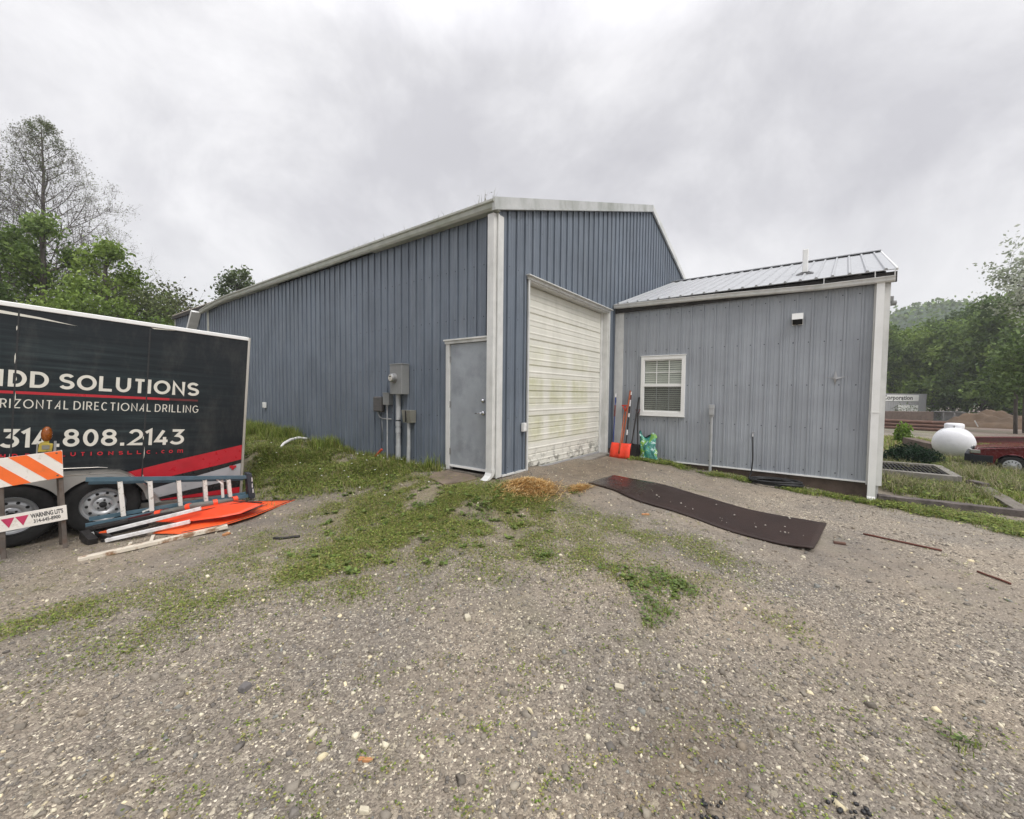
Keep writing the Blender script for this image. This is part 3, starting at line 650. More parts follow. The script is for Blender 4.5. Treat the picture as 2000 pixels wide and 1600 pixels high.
# garage door opening: trim, jambs, header, ribbed door
mb = MB()
mb.box((.765, -.045, -.04), (.80, -.02, 3.12)); mb.box((4.0, -.045, -.12), (4.06, -.02, 3.12)); mb.box((.74, -.05, 3.1), (4.06, -.02, 3.15)); mb.box((.70, -.10, 3.15), (4.1, -.02, 3.165))
mb.box((.80, -.02, -.1), (.82, .18, 3.1)); mb.box((3.98, -.02, -.12), (4.0, .18, 3.1)); mb.box((.80, -.02, 3.08), (4.0, .18, 3.1))
mb.box((3.90, .10, -.12), (3.978, .16, 3.08)); mb.box((.822, .10, -.12), (.86, .16, 3.08))
mb.build('door_trim', 'trim', B)
m, nt, bs = new_mat('garage_door_paint'); M['gdoor'] = m
out = ramp(nt, noise(nt, 1.5, 5), [(.3, (.66, .65, .58)), (.7, (.76, .745, .67))])
tc2 = N(nt, 'ShaderNodeTexCoord'); sx = N(nt, 'ShaderNodeSeparateXYZ'); nt.links.new(tc2.outputs['Object'], sx.inputs[0])
def band(sock, c, w):
    a = N(nt, 'ShaderNodeMath', operation='SUBTRACT'); nt.links.new(sock, a.inputs[0]); a.inputs[1].default_value = c
    b = N(nt, 'ShaderNodeMath', operation='ABSOLUTE'); nt.links.new(a.outputs[0], b.inputs[0])
    d = N(nt, 'ShaderNodeMapRange'); d.inputs[1].default_value = w*.75; d.inputs[2].default_value = w*1.15; d.inputs[3].default_value = 1; d.inputs[4].default_value = 0; nt.links.new(b.outputs[0], d.inputs[0])
    return d.outputs[0]
def mul(a, b):
    q = N(nt, 'ShaderNodeMath', operation='MULTIPLY')
    for s_, v_ in ((q.inputs[0], a), (q.inputs[1], b)):
        if isinstance(v_, (int, float)): s_.default_value = v_
        else: nt.links.new(v_, s_)
    return q.outputs[0]
def vmax(a, b):
    q = N(nt, 'ShaderNodeMath', operation='MAXIMUM'); nt.links.new(a, q.inputs[0]); nt.links.new(b, q.inputs[1]); return q.outputs[0]
cols_ = vmax(vmax(band(sx.outputs[0], 1.22, .30), band(sx.outputs[0], 2.05, .34)), band(sx.outputs[0], 2.95, .36))
rows_ = vmax(vmax(band(sx.outputs[2], .62, .24), band(sx.outputs[2], 1.27, .26)), mul(band(sx.outputs[2], 1.9, .2), .5))
al = mul(mul(cols_, rows_), ramp(nt, noise(nt, 5, 6, rough=.65), [(.35, .2), (.65, .7)]))
out = mix(nt, al, out, (.50, .50, .29))
f = ramp(nt, noise(nt, 2.4, 7, scl=(1, 1, .5), rough=.7), [(.5, 0.), (.8, .4)])
out = mix(nt, f, out, (.40, .39, .33))
low = N(nt, 'ShaderNodeMapRange'); low.inputs[1].default_value = .0; low.inputs[2].default_value = .35; low.inputs[3].default_value = 1; low.inputs[4].default_value = 0; nt.links.new(sx.outputs[2], low.inputs[0])
f = mul(low.outputs[0], ramp(nt, noise(nt, 6, 7, rough=.7), [(.48, 0.), (.6, .85)]))
out = mix(nt, f, out, (.05, .05, .04))
f = ramp(nt, noise(nt, 3.2, 8, rough=.75), [(.66, 0.), (.74, .6)])
out = mix(nt, f, out, (.17, .165, .13))
nt.links.new(out, bs.inputs['Base Color']); bs.inputs['Roughness'].default_value = .5
mb = MB(); vs = []; z = -.07; k = 0
prof = []
while z < 3.06:
    deep = .007 if k % 2 else .024
    prof += [(z, 0), (z+.004, -deep), (z+.016, -deep), (z+.03, 0), (z+.10, .0), (z+.112, .006), (z+.13, .006), (z+.14, 0)]; z += .2235; k += 1
prof = [(min(a, 3.08), b) for a, b in prof]+[(3.08, 0)]
for z, d in prof: vs += [(.862, .125-d, z), (3.90, .125-d, z)]
mb.add(vs, [(i*2, i*2+1, i*2+3, i*2+2) for i in range(len(prof)-1)])
GD = mb.build('garage_door', 'gdoor', B)
mb = MB(); mb.box((.862, .09, -.105), (3.90, .15, -.072)); mb.build('bottom_seal', 'graystripe', GD)
mb = MB(); mb.box((.7, -.16, -.3), (4.05, .3, -.104)); mb.build('door_sill', 'concrete', B)
# outlet boxes on the walls
mb = MB(); mb.box((.62, -.075, .62), (.70, -.025, .76)); mb.box((.625, -.082, .63), (.695, -.076, .685)); mb.box((.625, -.082, .695), (.695, -.076, .75))
tag(mb.build('outlet_box', 'white', None, bevel=.004), 'white weatherproof outlet beside the garage door', 'outlet box', 'outlet boxes on the blue walls')
mb = MB(); mb.box((-.07, 7.84, .78), (-.02, 7.96, .93)); mb.box((-.078, 7.85, .79), (-.071, 7.95, .85)); mb.box((-.078, 7.85, .86), (-.071, 7.95, .92))
tag(mb.build('outlet_box', 'white', None, bevel=.004), 'white outlet low on the long wall near the trailer rear', 'outlet box', 'outlet boxes on the blue walls')
# electric meter
T = thing('electric_meter', 'grey electric meter cabinet on a thick pipe left of the grey door', 'meter', (0, 2.14, 0))
mb = MB(); mb.box((-.19, -.15, 1.2), (-.02, .18, 1.73)); mb.box((-.198, -.16, 1.725), (-.02, .19, 1.745)); mb.build('cabinet', 'utility', T, bevel=.006)
mb = MB(); mb.lathe([(.085, -.19), (.085, -.21), (.075, -.215), (.075, -.26), (.06, -.275), (0, -.275)], (0, .055, 1.49), 'x', 28); G_ = mb.build('meter_socket', 'steel', T, smooth=True, angle=40)
mb = MB(); mb.lathe([(0, -.279), (.052, -.279), (.052, -.276)], (0, .055, 1.49), 'x', 28); mb.build('dial_face', 'cream', G_)
mb = MB(); mb.box((-.283, .025, 1.505), (-.2795, .085, 1.525)); mb.box((-.283, .035, 1.465), (-.2795, .075, 1.472)); mb.build('dial_display', 'ink', G_)
mb = MB(); mb.tube([(-.09, .07, 1.2), (-.09, .07, .66)], .042, 16); mb.tube([(-.09, .07, .70), (-.09, .07, .62)], .05, 16); mb.tube([(-.09, .07, .58), (-.09, .07, .50)], .049, 16); mb.tube([(-.09, .07, .66), (-.09, .07, .22)], .041, 16); mb.tube([(-.09, .07, .26), (-.09, .07, -.12)], .047, 16)
P = mb.build('conduit', 'pvc', T, smooth=True, angle=40)
mb = MB(); mb.tube([(-.09, .07, .735), (-.09, .07, .715)], .0445, 16); mb.build('clamp', 'black', P)
T = thing('cable_box', 'dark weathered cable box with a bent tube below, leftmost on the long wall', 'utility box', (0, 2.83, 0))
mb = MB(); mb.box((-.11, -.13, .86), (-.02, .13, 1.15)); mb.build('housing', 'utilitydark', T, bevel=.025)
mb = MB(); mb.tube([(-.06, .05, .86), (-.06, -.02, .76), (-.06, -.12, .735), (-.06, -.38, .735)], .011, 8); mb.tube([(-.04, -.06, .74), (-.035, -.07, .3)], .007, 6); mb.build('bent_tube', 'steel', T, smooth=True)
T = thing('junction_box', 'small grey junction box on a thin pipe beside the meter', 'utility box', (0, 2.54, 0))
mb = MB(); mb.box((-.12, -.09, 1.0), (-.02, .09, 1.22)); mb.box((-.128, -.1, 1.21), (-.02, .1, 1.228)); mb.build('housing', 'utility', T, bevel=.005)
mb = MB(); mb.tube([(-.07, .02, 1.0), (-.07, .02, .96)], .022, 10); mb.tube([(-.07, .02, .97), (-.07, .02, -.12)], .014, 10); mb.build('conduit', 'pvc', T, smooth=True, angle=40)
T = thing('junction_box', 'low olive split box on a pipe, nearest the grey door', 'utility box', (0, 1.93, 0))
mb = MB(); mb.add([(-.15, -.13, .92), (-.02, -.13, .92), (-.02, .12, .92), (-.15, .12, .92), (-.13, -.12, .70), (-.02, -.12, .70), (-.02, .1, .70), (-.13, .1, .70)],
    [(0, 1, 2, 3), (7, 6, 5, 4), (0, 4, 5, 1), (1, 5, 6, 2), (2, 6, 7, 3), (3, 7, 4, 0)]); mb.build('housing', 'utilitytan', T, bevel=.004)
mb = MB(); mb.box((-.156, -.012, .715), (-.1445, .01, .915)); mb.build('gap_strip', 'dark', T)
mb = MB(); mb.tube([(-.08, .0, .70), (-.08, .0, .24)], .030, 14); mb.tube([(-.08, .0, .27), (-.08, .02, -.14)], .034, 14); mb.build('conduit', 'pvc', T, smooth=True, angle=40)
mb = MB(); mb.tube([(-.16, 2.82, .0), (-.12, 2.66, .16)], .022, 10)
tag(mb.build('marker_stub', 'pegorange', None, smooth=True, angle=40), 'short orange plastic stub leaning in the grass below the boxes', 'marker')
zz = tz(-.5, 6.0)
mb = MB(); mb.tube([(-.95, 4.95, tz(-.95, 4.95)-.03), (-.84, 5.0, tz(-.84, 5)+.07), (-.68, 5.06, tz(-.68, 5.06)+.13), (-.48, 5.15, tz(-.48, 5.15)+.15), (-.25, 5.25, tz(-.25, 5.25)+.1)], .028, 12)
tag(mb.build('bent_pipe', 'polewhite', None, smooth=True, angle=50), 'curved white plastic pipe rising from the grassy bank', 'pipe')
mb = MB(); mb.prism([(-.75, .35), (-.5, .22), (-.2, .2), (-.06, .4), (-.08, .95), (-.35, .98), (-.62, .8)], (0, .05), lambda u, v, w: (u, v, tz(u, v)-.03+w))
tag(mb.build('stone_slab', 'pad', None), 'flat muddy slab set in the ground before the grey door', 'slab')
# ------------------------------------------------------------------ the grey wing
W = thing('office_wing', 'lower light grey metal wing with white window and shiny ribbed roof', 'building', (4.42, 0, 0))
WX = 4.42; WY = -4.75
def wl_(mb):  # shift world-x geometry into the wing's frame
    mb.v = [(a-WX, b, c) for a, b, c in mb.v]; return mb
mb = MB(); siding(mb, (WX, WY, 0), (0, 1, 0), (-1, 0, 0), 0, 4.75, -.2, lambda a: 3.26, [(-1.61-WY, -.67-WY, .79, 2.09)], rib=.012, phase=.06)
wl_(mb).build('wall', ['gray', 'screw'], W)
rw = lambda x: 3.33+.331*(x-4.3) if x < 8.95 else 4.87-.331*(x-8.95)
mb = MB(); siding(mb, (WX, WY, 0), (1, 0, 0), (0, -1, 0), 0, 9.06, -.2, lambda a: rw(a+WX)-.08, rib=.012); wl_(mb).build('wall', ['gray', 'screw'], W)
mb = MB(); mb.add([(13.48, WY, -.6), (13.48, -.05, -.6), (13.48, -.05, 3.28), (13.48, WY, 3.28)], [(0, 1, 2, 3)]); wl_(mb).build('wall', 'gray', W)
mb = MB(); mb.box((4.47, WY+.12, -.9), (4.7, -.06, -.205)); mb.box((4.7, WY+.12, -.9), (13.4, WY+.32, -.205)); wl_(mb).build('foundation', 'foundation', W)
mb = MB(); mb.box((4.44, WY-.0, -.9), (4.60, WY+.105, -.21)); wl_(mb).build('corner_block', 'trim', W)
mb = MB(); mb.box((4.395, WY, -.225), (4.43, -.23, -.2)); wl_(mb).build('base_trim', 'white', W)
mb = MB(); mb.box((4.385, -.235, -.15), (4.40, -.03, 3.22)); wl_(mb).build('corner_trim', 'trim', W)
mb = MB(); mb.box((4.375, WY-.02, -.25), (4.398, WY+.17, 3.22)); mb.box((4.398, WY-.035, -.25), (4.6, WY-.018, 3.2))
wl_(mb).build('corner_trim', 'trim', W)
for xe in (4.28, 13.6):
    R1 = roofpart('roof', xe-WX, 3.325, 8.95-WX, 4.87, -4.83, -.02, .012, 'roof', W, rib=.028)
    for v in R1.data.vertices:
        if abs(v.co.x-(8.95-WX)) < .1: v.co.y *= 1.045
mb = MB(); mb.bar((4.27-WX, -4.84, 3.315), (8.95-WX, -5.055, 4.86), .02, .04); mb.bar((13.6-WX, -4.84, 3.32), (8.95-WX, -5.055, 4.86), .02, .04); mb.build('rake_trim', 'white', W)
mb = MB(); mb.bar((8.95-WX, -5.04, 4.875), (8.95-WX, -.03, 4.875), .3, .02); mb.build('ridge_cap', 'roof', W)
mb = MB(); mb.box((4.35, -4.85, 3.13), (4.38, -.05, 3.30)); wl_(mb).build('eave_board', 'darkboard', W)
mb = MB(); ps = [(4.30, -.03, 3.27), (4.30, -2.2, 3.225), (4.29, -3.8, 3.165), (4.285, -4.82, 3.165)]
sg = [(.045, .045), (.045, -.04), (-.02, -.04), (-.035, -.02), (-.04, .03), (-.055, .035), (-.055, .047), (-.045, .047), (-.03, .035), (-.028, -.015), (-.015, -.03), (.037, -.03), (.037, .045)]
vs = [(p[0]+a-WX, p[1], p[2]+b) for p in ps for a, b in sg]; n = len(sg)
mb.add(vs, [(i*n+j, i*n+(j+1) % n, (i+1)*n+(j+1) % n, (i+1)*n+j) for i in range(len(ps)-1) for j in range(n)]); mb.build('gutter', 'trim', W)
mb = MB()
for y in (-4.81, -4.57, -3.9): mb = MB(); mb.bar((4.25-WX, y, 3.205), (4.25-WX, y, 3.32), .012, .02); mb.build('gutter_strap', 'trim', W)
mb = MB(); mb.box((4.285, -4.70, -.44), (4.365, -4.60, 3.15))
sweep(mb, SQ, [(4.325, -4.65, -.43), (4.30, -4.65, -.47), (4.26, -4.65, -.495)], .086, .105); mb.box((4.279, -4.705, .98), (4.371, -4.595, 1.0))
wl_(mb).build('downspout', 'white', W)
# window
FR = MB(); y0, y1, z0, z1 = -1.615, -.665, .785, 2.095
for a, b, c, d in ((y0, y1, z1-.075, z1), (y0, y1, z0, z0+.08), (y0, y0+.075, z0+.08, z1-.075), (y1-.075, y1, z0+.08, z1-.075)): FR.box((4.375, a, c), (4.44, b, d))
FR.box((4.365, y0-.012, z1+.002), (4.43, y1+.012, z1+.018)); FR.box((4.36, y0-.01, z0-.018), (4.43, y1+.01, z0-.002))
WN = wl_(FR).build('window', 'white', W, bevel=.004)
zm = 1.455
for lo, hi in (((4.392, y0+.076, zm-.03), (4.43, y1-.076, zm+.03)), ((4.40, y0+.077, z0+.082), (4.43, y1-.077, z0+.105)), ((4.41, y0+.077, z1-.10), (4.43, y1-.077, z1-.077))):
    mb = MB(); mb.box(lo, hi); wl_(mb).build('sash', 'white', WN)
mb = MB()
for i in (1, 2):
    y = y0+.075+(y1-y0-.15)*i/3; mb.box((4.418, y-.008, zm+.031), (4.424, y+.008, z1-.101)); mb.box((4.428, y-.008, z0+.106), (4.434, y+.008, zm-.031))
mb.box((4.419, y0+.078, 1.735), (4.4235, y1-.078, 1.75))
wl_(mb).build('muntins', 'white', WN)
mb = MB(); z = z0+.1; 
while z < z1-.1:
    mb.add([(4.446, y0+.07, z), (4.446, y1-.07, z), (4.456, y1-.07, z+.036), (4.456, y0+.07, z+.036)], [(0, 1, 2, 3)]); z += .046
wl_(mb).build('blind', 'blind', WN)
m, nt, bs = new_mat('window_glass'); M['glass'] = m
bs.inputs['Base Color'].default_value = (.8, .85, .85, 1); bs.inputs['Roughness'].default_value = .03
tr = N(nt, 'ShaderNodeBsdfTransparent'); mx = N(nt, 'ShaderNodeMixShader'); fz = N(nt, 'ShaderNodeLayerWeight'); fz.inputs[0].default_value = .35
tr.inputs[0].default_value = (.86, .89, .88, 1)
gl = N(nt, 'ShaderNodeBsdfGlossy'); gl.inputs['Roughness'].default_value = .03
nt.links.new(fz.outputs['Fresnel'], mx.inputs[0]); nt.links.new(tr.outputs[0], mx.inputs[1]); nt.links.new(gl.outputs[0], mx.inputs[2])
nt.links.new(mx.outputs[0], nt.nodes['Material Output'].inputs['Surface'])
m, nt, bs = new_mat('insect_screen'); M['screen'] = m
bs.inputs['Base Color'].default_value = (.03, .03, .03, 1); bs.inputs['Roughness'].default_value = .9
tr = N(nt, 'ShaderNodeBsdfTransparent'); mx = N(nt, 'ShaderNodeMixShader'); mx.inputs[0].default_value = .38
nt.links.new(tr.outputs[0], mx.inputs[1]); nt.links.new(bs.outputs[0], mx.inputs[2]); nt.links.new(mx.outputs[0], nt.nodes['Material Output'].inputs['Surface'])
mb = MB(); mb.add([(4.4265, y0+.07, z0+.07), (4.4265, y1-.07, z0+.07), (4.4265, y1-.07, z1-.07), (4.4265, y0+.07, z1-.07)], [(0, 1, 2, 3)]); wl_(mb).build('pane', 'glass', WN)
mb = MB(); mb.add([(4.403, y0+.08, z0+.107), (4.403, y1-.08, z0+.107), (4.403, y1-.08, zm-.032), (4.403, y0+.08, zm-.032)], [(0, 1, 2, 3)]); wl_(mb).build('insect_screen', 'screen', WN)
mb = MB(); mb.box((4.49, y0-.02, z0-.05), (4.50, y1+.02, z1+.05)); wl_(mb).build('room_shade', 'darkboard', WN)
mb = MB(); mb.box((5.44, -3.645, 3.66), (5.56, -3.55, 4.22)); 
V1 = wl_(mb).build('vent_pipe', 'white', W, bevel=.015)
mb = MB(); mb.add([(5.36, -3.74, 3.69), (5.66, -3.74, 3.79), (5.66, -3.45, 3.79), (5.36, -3.45, 3.69), (5.43, -3.66, 3.76), (5.57, -3.66, 3.80), (5.57, -3.535, 3.80), (5.43, -3.535, 3.76)], [(4, 5, 6, 7), (0, 1, 5, 4), (1, 2, 6, 5), (2, 3, 7, 6), (3, 0, 4, 7)])
wl_(mb).build('flashing', 'blackvinyl', V1)
# dent in the siding, a bright torn crease
mb = MB(); c = Vector((4.412-WX, -4.12, 1.57))
mb.add([c+Vector(p) for p in [(0, 0, -.14), (-.012, .03, .01), (0, .0, .14), (-.004, -.028, .02), (-.006, .18, .025), (-.006, -.17, .03), (-.014, -.01, -.02)]], [(0, 1, 6), (1, 2, 6), (2, 3, 6), (3, 0, 6), (1, 4, 6), (3, 5, 6)])
mb.build('dent', 'steel', W)
mb = MB(); mb.box((4.62, WY-.10, 2.86), (4.72, WY-.01, 2.95)); mb.lathe([(0, -.05), (.04, -.04), (.045, .03), (0, .03)], (4.67, WY-.10, 2.84), 'y', 14); wl_(mb).build('flood_lamp', 'utility', W)
T = thing('wall_lamp', 'white square lamp with dark lens on the grey wing wall', 'lamp', (4.42, -3.54, 2.64))
mb = MB(); mb.add([(-.14, -.085, .0), (-.14, .085, .0), (-.02, .085, .03), (-.02, -.085, .03), (-.12, -.085, .11), (-.12, .085, .11), (-.01, .085, .11), (-.01, -.085, .11), (-.01, -.085, -.09), (-.01, .085, -.09)],
    [(0, 1, 5, 4), (4, 5, 6, 7), (0, 4, 7, 3), (1, 2, 6, 5), (0, 3, 2, 1), (3, 8, 9, 2)]); mb.build('housing', 'white', T)
mb = MB(); mb.add([(-.13, -.075, -.001), (-.13, .075, -.001), (-.05, .075, -.085), (-.05, -.075, -.085), (-.02, .075, -.08), (-.02, -.075, -.08), (-.02, .075, -.002), (-.02, -.075, -.002)], [(0, 1, 2, 3), (3, 2, 4, 5), (0, 3, 5, 7), (1, 6, 4, 2)]); mb.build('lens', 'dark', T)
T = thing('conduit_stub', 'pale pipe with small box top, right of the white window', 'pipe', (4.38, -2.16, -.33))
mb = MB(); mb.tube([(-.03, 0, -.1), (-.03, 0, 1.17)], .028, 12); mb.tube([(-.03, 0, .30), (-.03, 0, .42)], .036, 12); mb.build('pipe', 'pvc', T, smooth=True, angle=40)
mb = MB(); mb.box((-.075, -.045, 1.17), (.0, .045, 1.37)); mb.box((-.081, -.05, 1.30), (.0, .05, 1.38)); mb.box((-.06, -.038, 1.135), (.0, .038, 1.168)); mb.build('box', 'pvc', T, bevel=.006)
# tap, hose and coil
mb = MB(); mb.tube([(4.43, -2.9, .50), (4.33, -2.9, .50), (4.31, -2.9, .45)], .014, 8); mb.lathe([(0, .0), (.03, .0), (.03, .008), (0, .008)], (4.35, -2.9, .53), 'z', 10); mb.tube([(4.35, -2.9, .50), (4.35, -2.9, .535)], .006, 6)
tag(mb.build('wall_tap', 'steel', None, smooth=True, angle=50), 'small metal hose tap on the grey wall', 'tap')
hz = tz(4.0, -3.3)+.035
T = thing('garden_hose', 'black hose hanging from the tap and coiled flat on the ground', 'hose', (4.05, -3.3, hz))
pts_ = [(4.31, -2.9, .45), (4.29, -2.91, .3), (4.28, -2.92, 0), (4.27, -2.90, -.25), (4.23, -2.86, -.36), (4.15, -2.92, hz+.03), (4.05, -3.0, hz+.03)]
mb = MB(); mb.tube([(a-4.05, b+3.3, c-hz) for a, b, c in pts_], .013, 8); mb.build('drop', 'black', T, smooth=True)
mb = MB(); P_ = []
for i in range(7*28):
    t = i/28*2*PI; lap = i/28; rr = .31+.05*math.sin(lap*2.3+1)+.012*math.sin(3*t)
    P_.append((rr*.72*math.cos(t)+.02*math.sin(lap*5), rr*1.12*math.sin(t)+.03*math.cos(lap*4), .02+.017*(lap % 4)+.012*math.sin(t+lap)))
mb.tube(P_, .016, 6); mb.build('coil', 'black', T, smooth=True)

# ------------------------------------------------------------------ tools leaning in the corner
def pole(mb, a, b, r, n=8): mb.tube([a, b], r, n)
T = thing('snow_shovel', 'bright orange snow shovel leaning with its blade to the front', 'shovel', (3.62, -.48, -.14), 'tools leaning in the corner')
mb = MB(); vs = []; nu, nv = 14, 6
for j in range(nv+1):
    for i in range(nu+1):
        u = i/nu-.5; v = j/nv
        x = .02+.10*v+.05*math.sin(v*PI)*-.6+.02*abs(math.sin(u*9))*(1-v*.5); x -= .0; x += -.05*(1-(2*u)**2)*.0
        vs.append((x+abs(u)*.0-.05*(2*u)**2*-1*.4, -u*.46*(1-.03*v), -.01+.33*v+(.02*abs(math.cos(u*3))*(1-v) if j else 0)))
fs = [(j*(nu+1)+i, j*(nu+1)+i+1, (j+1)*(nu+1)+i+1, (j+1)*(nu+1)+i) for j in range(nv) for i in range(nu)]
mb.add(vs, fs); o = mb.build('blade', 'shovelred', T, smooth=True); s_ = o.modifiers.new('s', 'SOLIDIFY'); s_.thickness = .006
mb = MB(); mb.tube([(.03, .0, .10), (.11, 0, .33), (.2, .015, .5), (.70, .15, 1.03)], [.02, .017, .014, .014], 8); mb.build('handle', 'handle', T, smooth=True)
mb = MB(); mb.tube([(.68, .12, .99), (.72, .21, 1.12), (.73, .21, 1.13)], [.016, .011, .011], 8); mb.tube([(.68, .13, .99), (.72, .10, 1.12)], [.016, .011], 8); mb.tube([(.72, .23, 1.125), (.72, .08, 1.125)], .014, 8)
mb.build('grip', 'shovelred', T, smooth=True)
T = thing('long_handled_tool', 'thin blue pole with white tip, leftmost in the tool corner', 'tool', (4.0, -.19, -.13), 'tools leaning in the corner')
mb = MB(); pole(mb, (0, 0, .0), (.27, .07, 1.26), .014); pole(mb, (.26, .066, 1.17), (.28, .073, 1.30), .018); mb.build('handle', 'bluehandle', T, smooth=True, angle=40)
mb = MB(); pole(mb, (.281, .0735, 1.30), (.295, .077, 1.39), .019); mb.build('tip', 'polewhite', T)
mb = MB(); pole(mb, (.18, .047, .86), (.235, .06, 1.12), .019); mb.build('sleeve', 'dirtred', T)
mb = MB(); mb.box((-.02, -.08, -.02), (.03, .08, .10)); mb.build('head', 'darksteel', T, bevel=.01)
T = thing('striped_pole', 'black and white banded pole leaning behind the orange shovel', 'pole', (4.0, -.475, -.13), 'tools leaning in the corner')
a, b = Vector((0, 0, 0)), Vector((.37, .02, 1.43)); L = 12
for k, (p, q, mm) in enumerate([(0, .32, 'darksteel'), (.32, .40, 'polewhite'), (.40, .60, 'darksteel'), (.60, .66, 'polewhite'), (.66, .77, 'darksteel'), (.77, .87, 'polewhite'), (.87, .95, 'dirtred'), (.95, 1., 'polewhite')]):
    mb = MB(); pole(mb, a.lerp(b, p), a.lerp(b, q), .0165, 10); mb.build('band', mm, T, smooth=True, angle=40)
T = thing('spade', 'brown wooden handled spade half hidden behind the banded pole', 'spade', (3.98, -.40, -.13), 'tools leaning in the corner')
mb = MB(); pole(mb, (0, 0, .15), (.37, -.04, 1.46), .017, 8); mb.build('handle', 'handle', T, smooth=True, angle=40)
mb = MB(); mb.prism([(-.08, .0), (0, -.05), (.08, 0), (.09, .24), (-.09, .24)], (0, .006), lambda u, v, w: (w+v*.28-.02, u, v+.02)); mb.build('blade', 'darksteel', T)
T = thing('shovel', 'black handled shovel leaning closest to the window', 'shovel', (3.98, -.62, -.14), 'tools leaning in the corner')
mb = MB(); pole(mb, (0, 0, .18), (.39, -.02, 1.32), .017, 8); mb.build('handle', 'darksteel', T, smooth=True, angle=40)
mb = MB(); mb.prism([(-.11, .02), (-.05, -.02), (.06, -.02), (.11, 0.02), (.11, .26), (0, .30), (-.11, .26)], (0, .006), lambda u, v, w: (w+v*.28-.04+abs(u)*.15, u, v+.01)); mb.build('blade', 'darksteel', T)
T = thing('shovel', 'dark shovel with a red D grip beside the black handled one', 'shovel', (4.14, -.72, -.15), 'tools leaning in the corner')
mb = MB(); pole(mb, (0, 0, .2), (.22, .10, .97), .015, 8); mb.build('handle', 'darksteel', T, smooth=True, angle=40)
mb = MB(); mb.tube([(.22, .10, .95), (.235, .15, 1.05), (.235, .05, 1.05), (.22, .10, .95)], .011, 8); mb.build('grip', 'dirtred', T, smooth=True)
mb = MB(); mb.prism([(-.1, .02), (-.05, -.02), (.06, -.02), (.1, 0.02), (.1, .27), (-.1, .27)], (0, .006), lambda u, v, w: (w+v*.2-.04+abs(u)*.15, u, v+.01)); mb.build('blade', 'darksteel', T)
# fertiliser bag
m, nt, bs = new_mat('printed_bag'); M['bag'] = m
n1 = noise(nt, 5.5, 3, scl=(1, 1.2, .8), dist=.4); n2 = noise(nt, 9, 5, dist=.8)
out = ramp(nt, n1, [(.38, (.015, .13, .11)), (.5, (.03, .23, .19)), (.56, (.14, .34, .05)), (.66, (.24, .40, .07))])
out = mix(nt, ramp(nt, n2, [(.56, 0.), (.6, 1.)]), out, (.45, .62, .60))
nt.links.new(out, bs.inputs['Base Color']); bs.inputs['Roughness'].default_value = .16
bs.inputs['Coat Weight'].default_value = .5
bump(nt, bs, noise(nt, 22, 5, dist=1.2), .8, .02)
mb = MB(); nu, nv = 40, 30; vs = []
for j in range(nv+1):
    v = j/nv; wv = .20*(1-.10*math.sin(v*PI*1.3))*(1-.15*v); th = .085*math.sin(min(1, v*1.02+.03)*PI)**.45*(1-.45*v)
    for i in range(nu):
        t = 2*PI*i/nu; ct, st = math.cos(t), math.sin(t)
        k = 1+.16*math.sin(5*t+7*v)+.12*math.sin(9*t-11*v)+.09*math.sin(3*t+19*v)+.06*math.sin(13*t+23*v)
        y = wv*math.copysign(abs(ct)**.8, ct)*(1+.09*math.sin(11*v+1.5*t)+.05*math.sin(23*v)); x = th*k*math.copysign(abs(st)**.9, st)
        zt = .62*v-(.09*(1+math.sin(ct*4+1))*(v**3))+.03*math.sin(4*t+1)*v
        vs.append((x+.19*v, y-.16*v*.0+.10*v, zt))
fs = [(j*nu+i, j*nu+(i+1) % nu, (j+1)*nu+(i+1) % nu, (j+1)*nu+i) for j in range(nv) for i in range(nu)]+[tuple(range(nu))[::-1], tuple(nv*nu+i for i in range(nu))]
mb.add(vs, fs); o = mb.build('garden_bag', 'bag', None, smooth=True); o.location = (4.08, -.99, -.2)
tag(o, 'crumpled glossy green plastic garden bag slumped against the wall', 'bag')

# ------------------------------------------------------------------ rubber mat, straw, bits on the ground
mb = MB(); nu, nv = 12, 44; vs = []
Lf = [(.36, -3.87), (.45, -3.2), (.52, -2.6), (.68, -1.8), (.93, -1.08)]; Rt = [(1.56, -4.0), (1.58, -3.2), (1.61, -2.6), (1.66, -1.8), (1.74, -1.15)]
def along(P, t):
    t *= len(P)-1; i = min(int(t), len(P)-2); f = t-i; return (P[i][0]*(1-f)+P[i+1][0]*f, P[i][1]*(1-f)+P[i+1][1]*f)
for j in range(nv+1):
    a = along(Lf, j/nv); b = along(Rt, j/nv)
    for i in range(nu+1):
        f = i/nu; x = a[0]*(1-f)+b[0]*f; y = a[1]*(1-f)+b[1]*f
        x += .004*math.sin(y*7+f*2); vs.append((x, y, tz(x, y)+.020+.003*math.sin(y*3.1+x*2)+(.03*(1-f)**4*max(0, 1-j/4) if j < 4 else 0)))
mb.add(vs, [(j*(nu+1)+i, j*(nu+1)+i+1, (j+1)*(nu+1)+i+1, (j+1)*(nu+1)+i) for j in range(nv) for i in range(nu)])
o = mb.build('rubber_mat', 'mat', None, smooth=True); s_ = o.modifiers.new('s', 'SOLIDIFY'); s_.thickness = .012; s_.offset = 1
tag(o, 'long dark brown wet rubber mat lying flat on the gravel', 'mat')
r = np.random.RandomState(3); n = 5200
k = r.rand(n) < .82
cx = np.where(k, -.08+r.randn(n)*.23, .55+r.randn(n)*.12); cy = np.where(k, -.66+r.randn(n)*.17-.1*r.rand(n), -1.12+r.randn(n)*.05)
d_ = np.hypot((cx+.08)/.33, (cy+.66)/.28); hz_ = terrain(cx, cy)+.125*np.exp(-d_**2)*r.rand(n)+.006
a = r.rand(n)*PI; L = .03+.06*r.rand(n); w = .0022
dx, dy = np.cos(a)*L, np.sin(a)*L; tl = (r.rand(n)-.5)*.03
V_ = np.zeros((n, 4, 3)); 
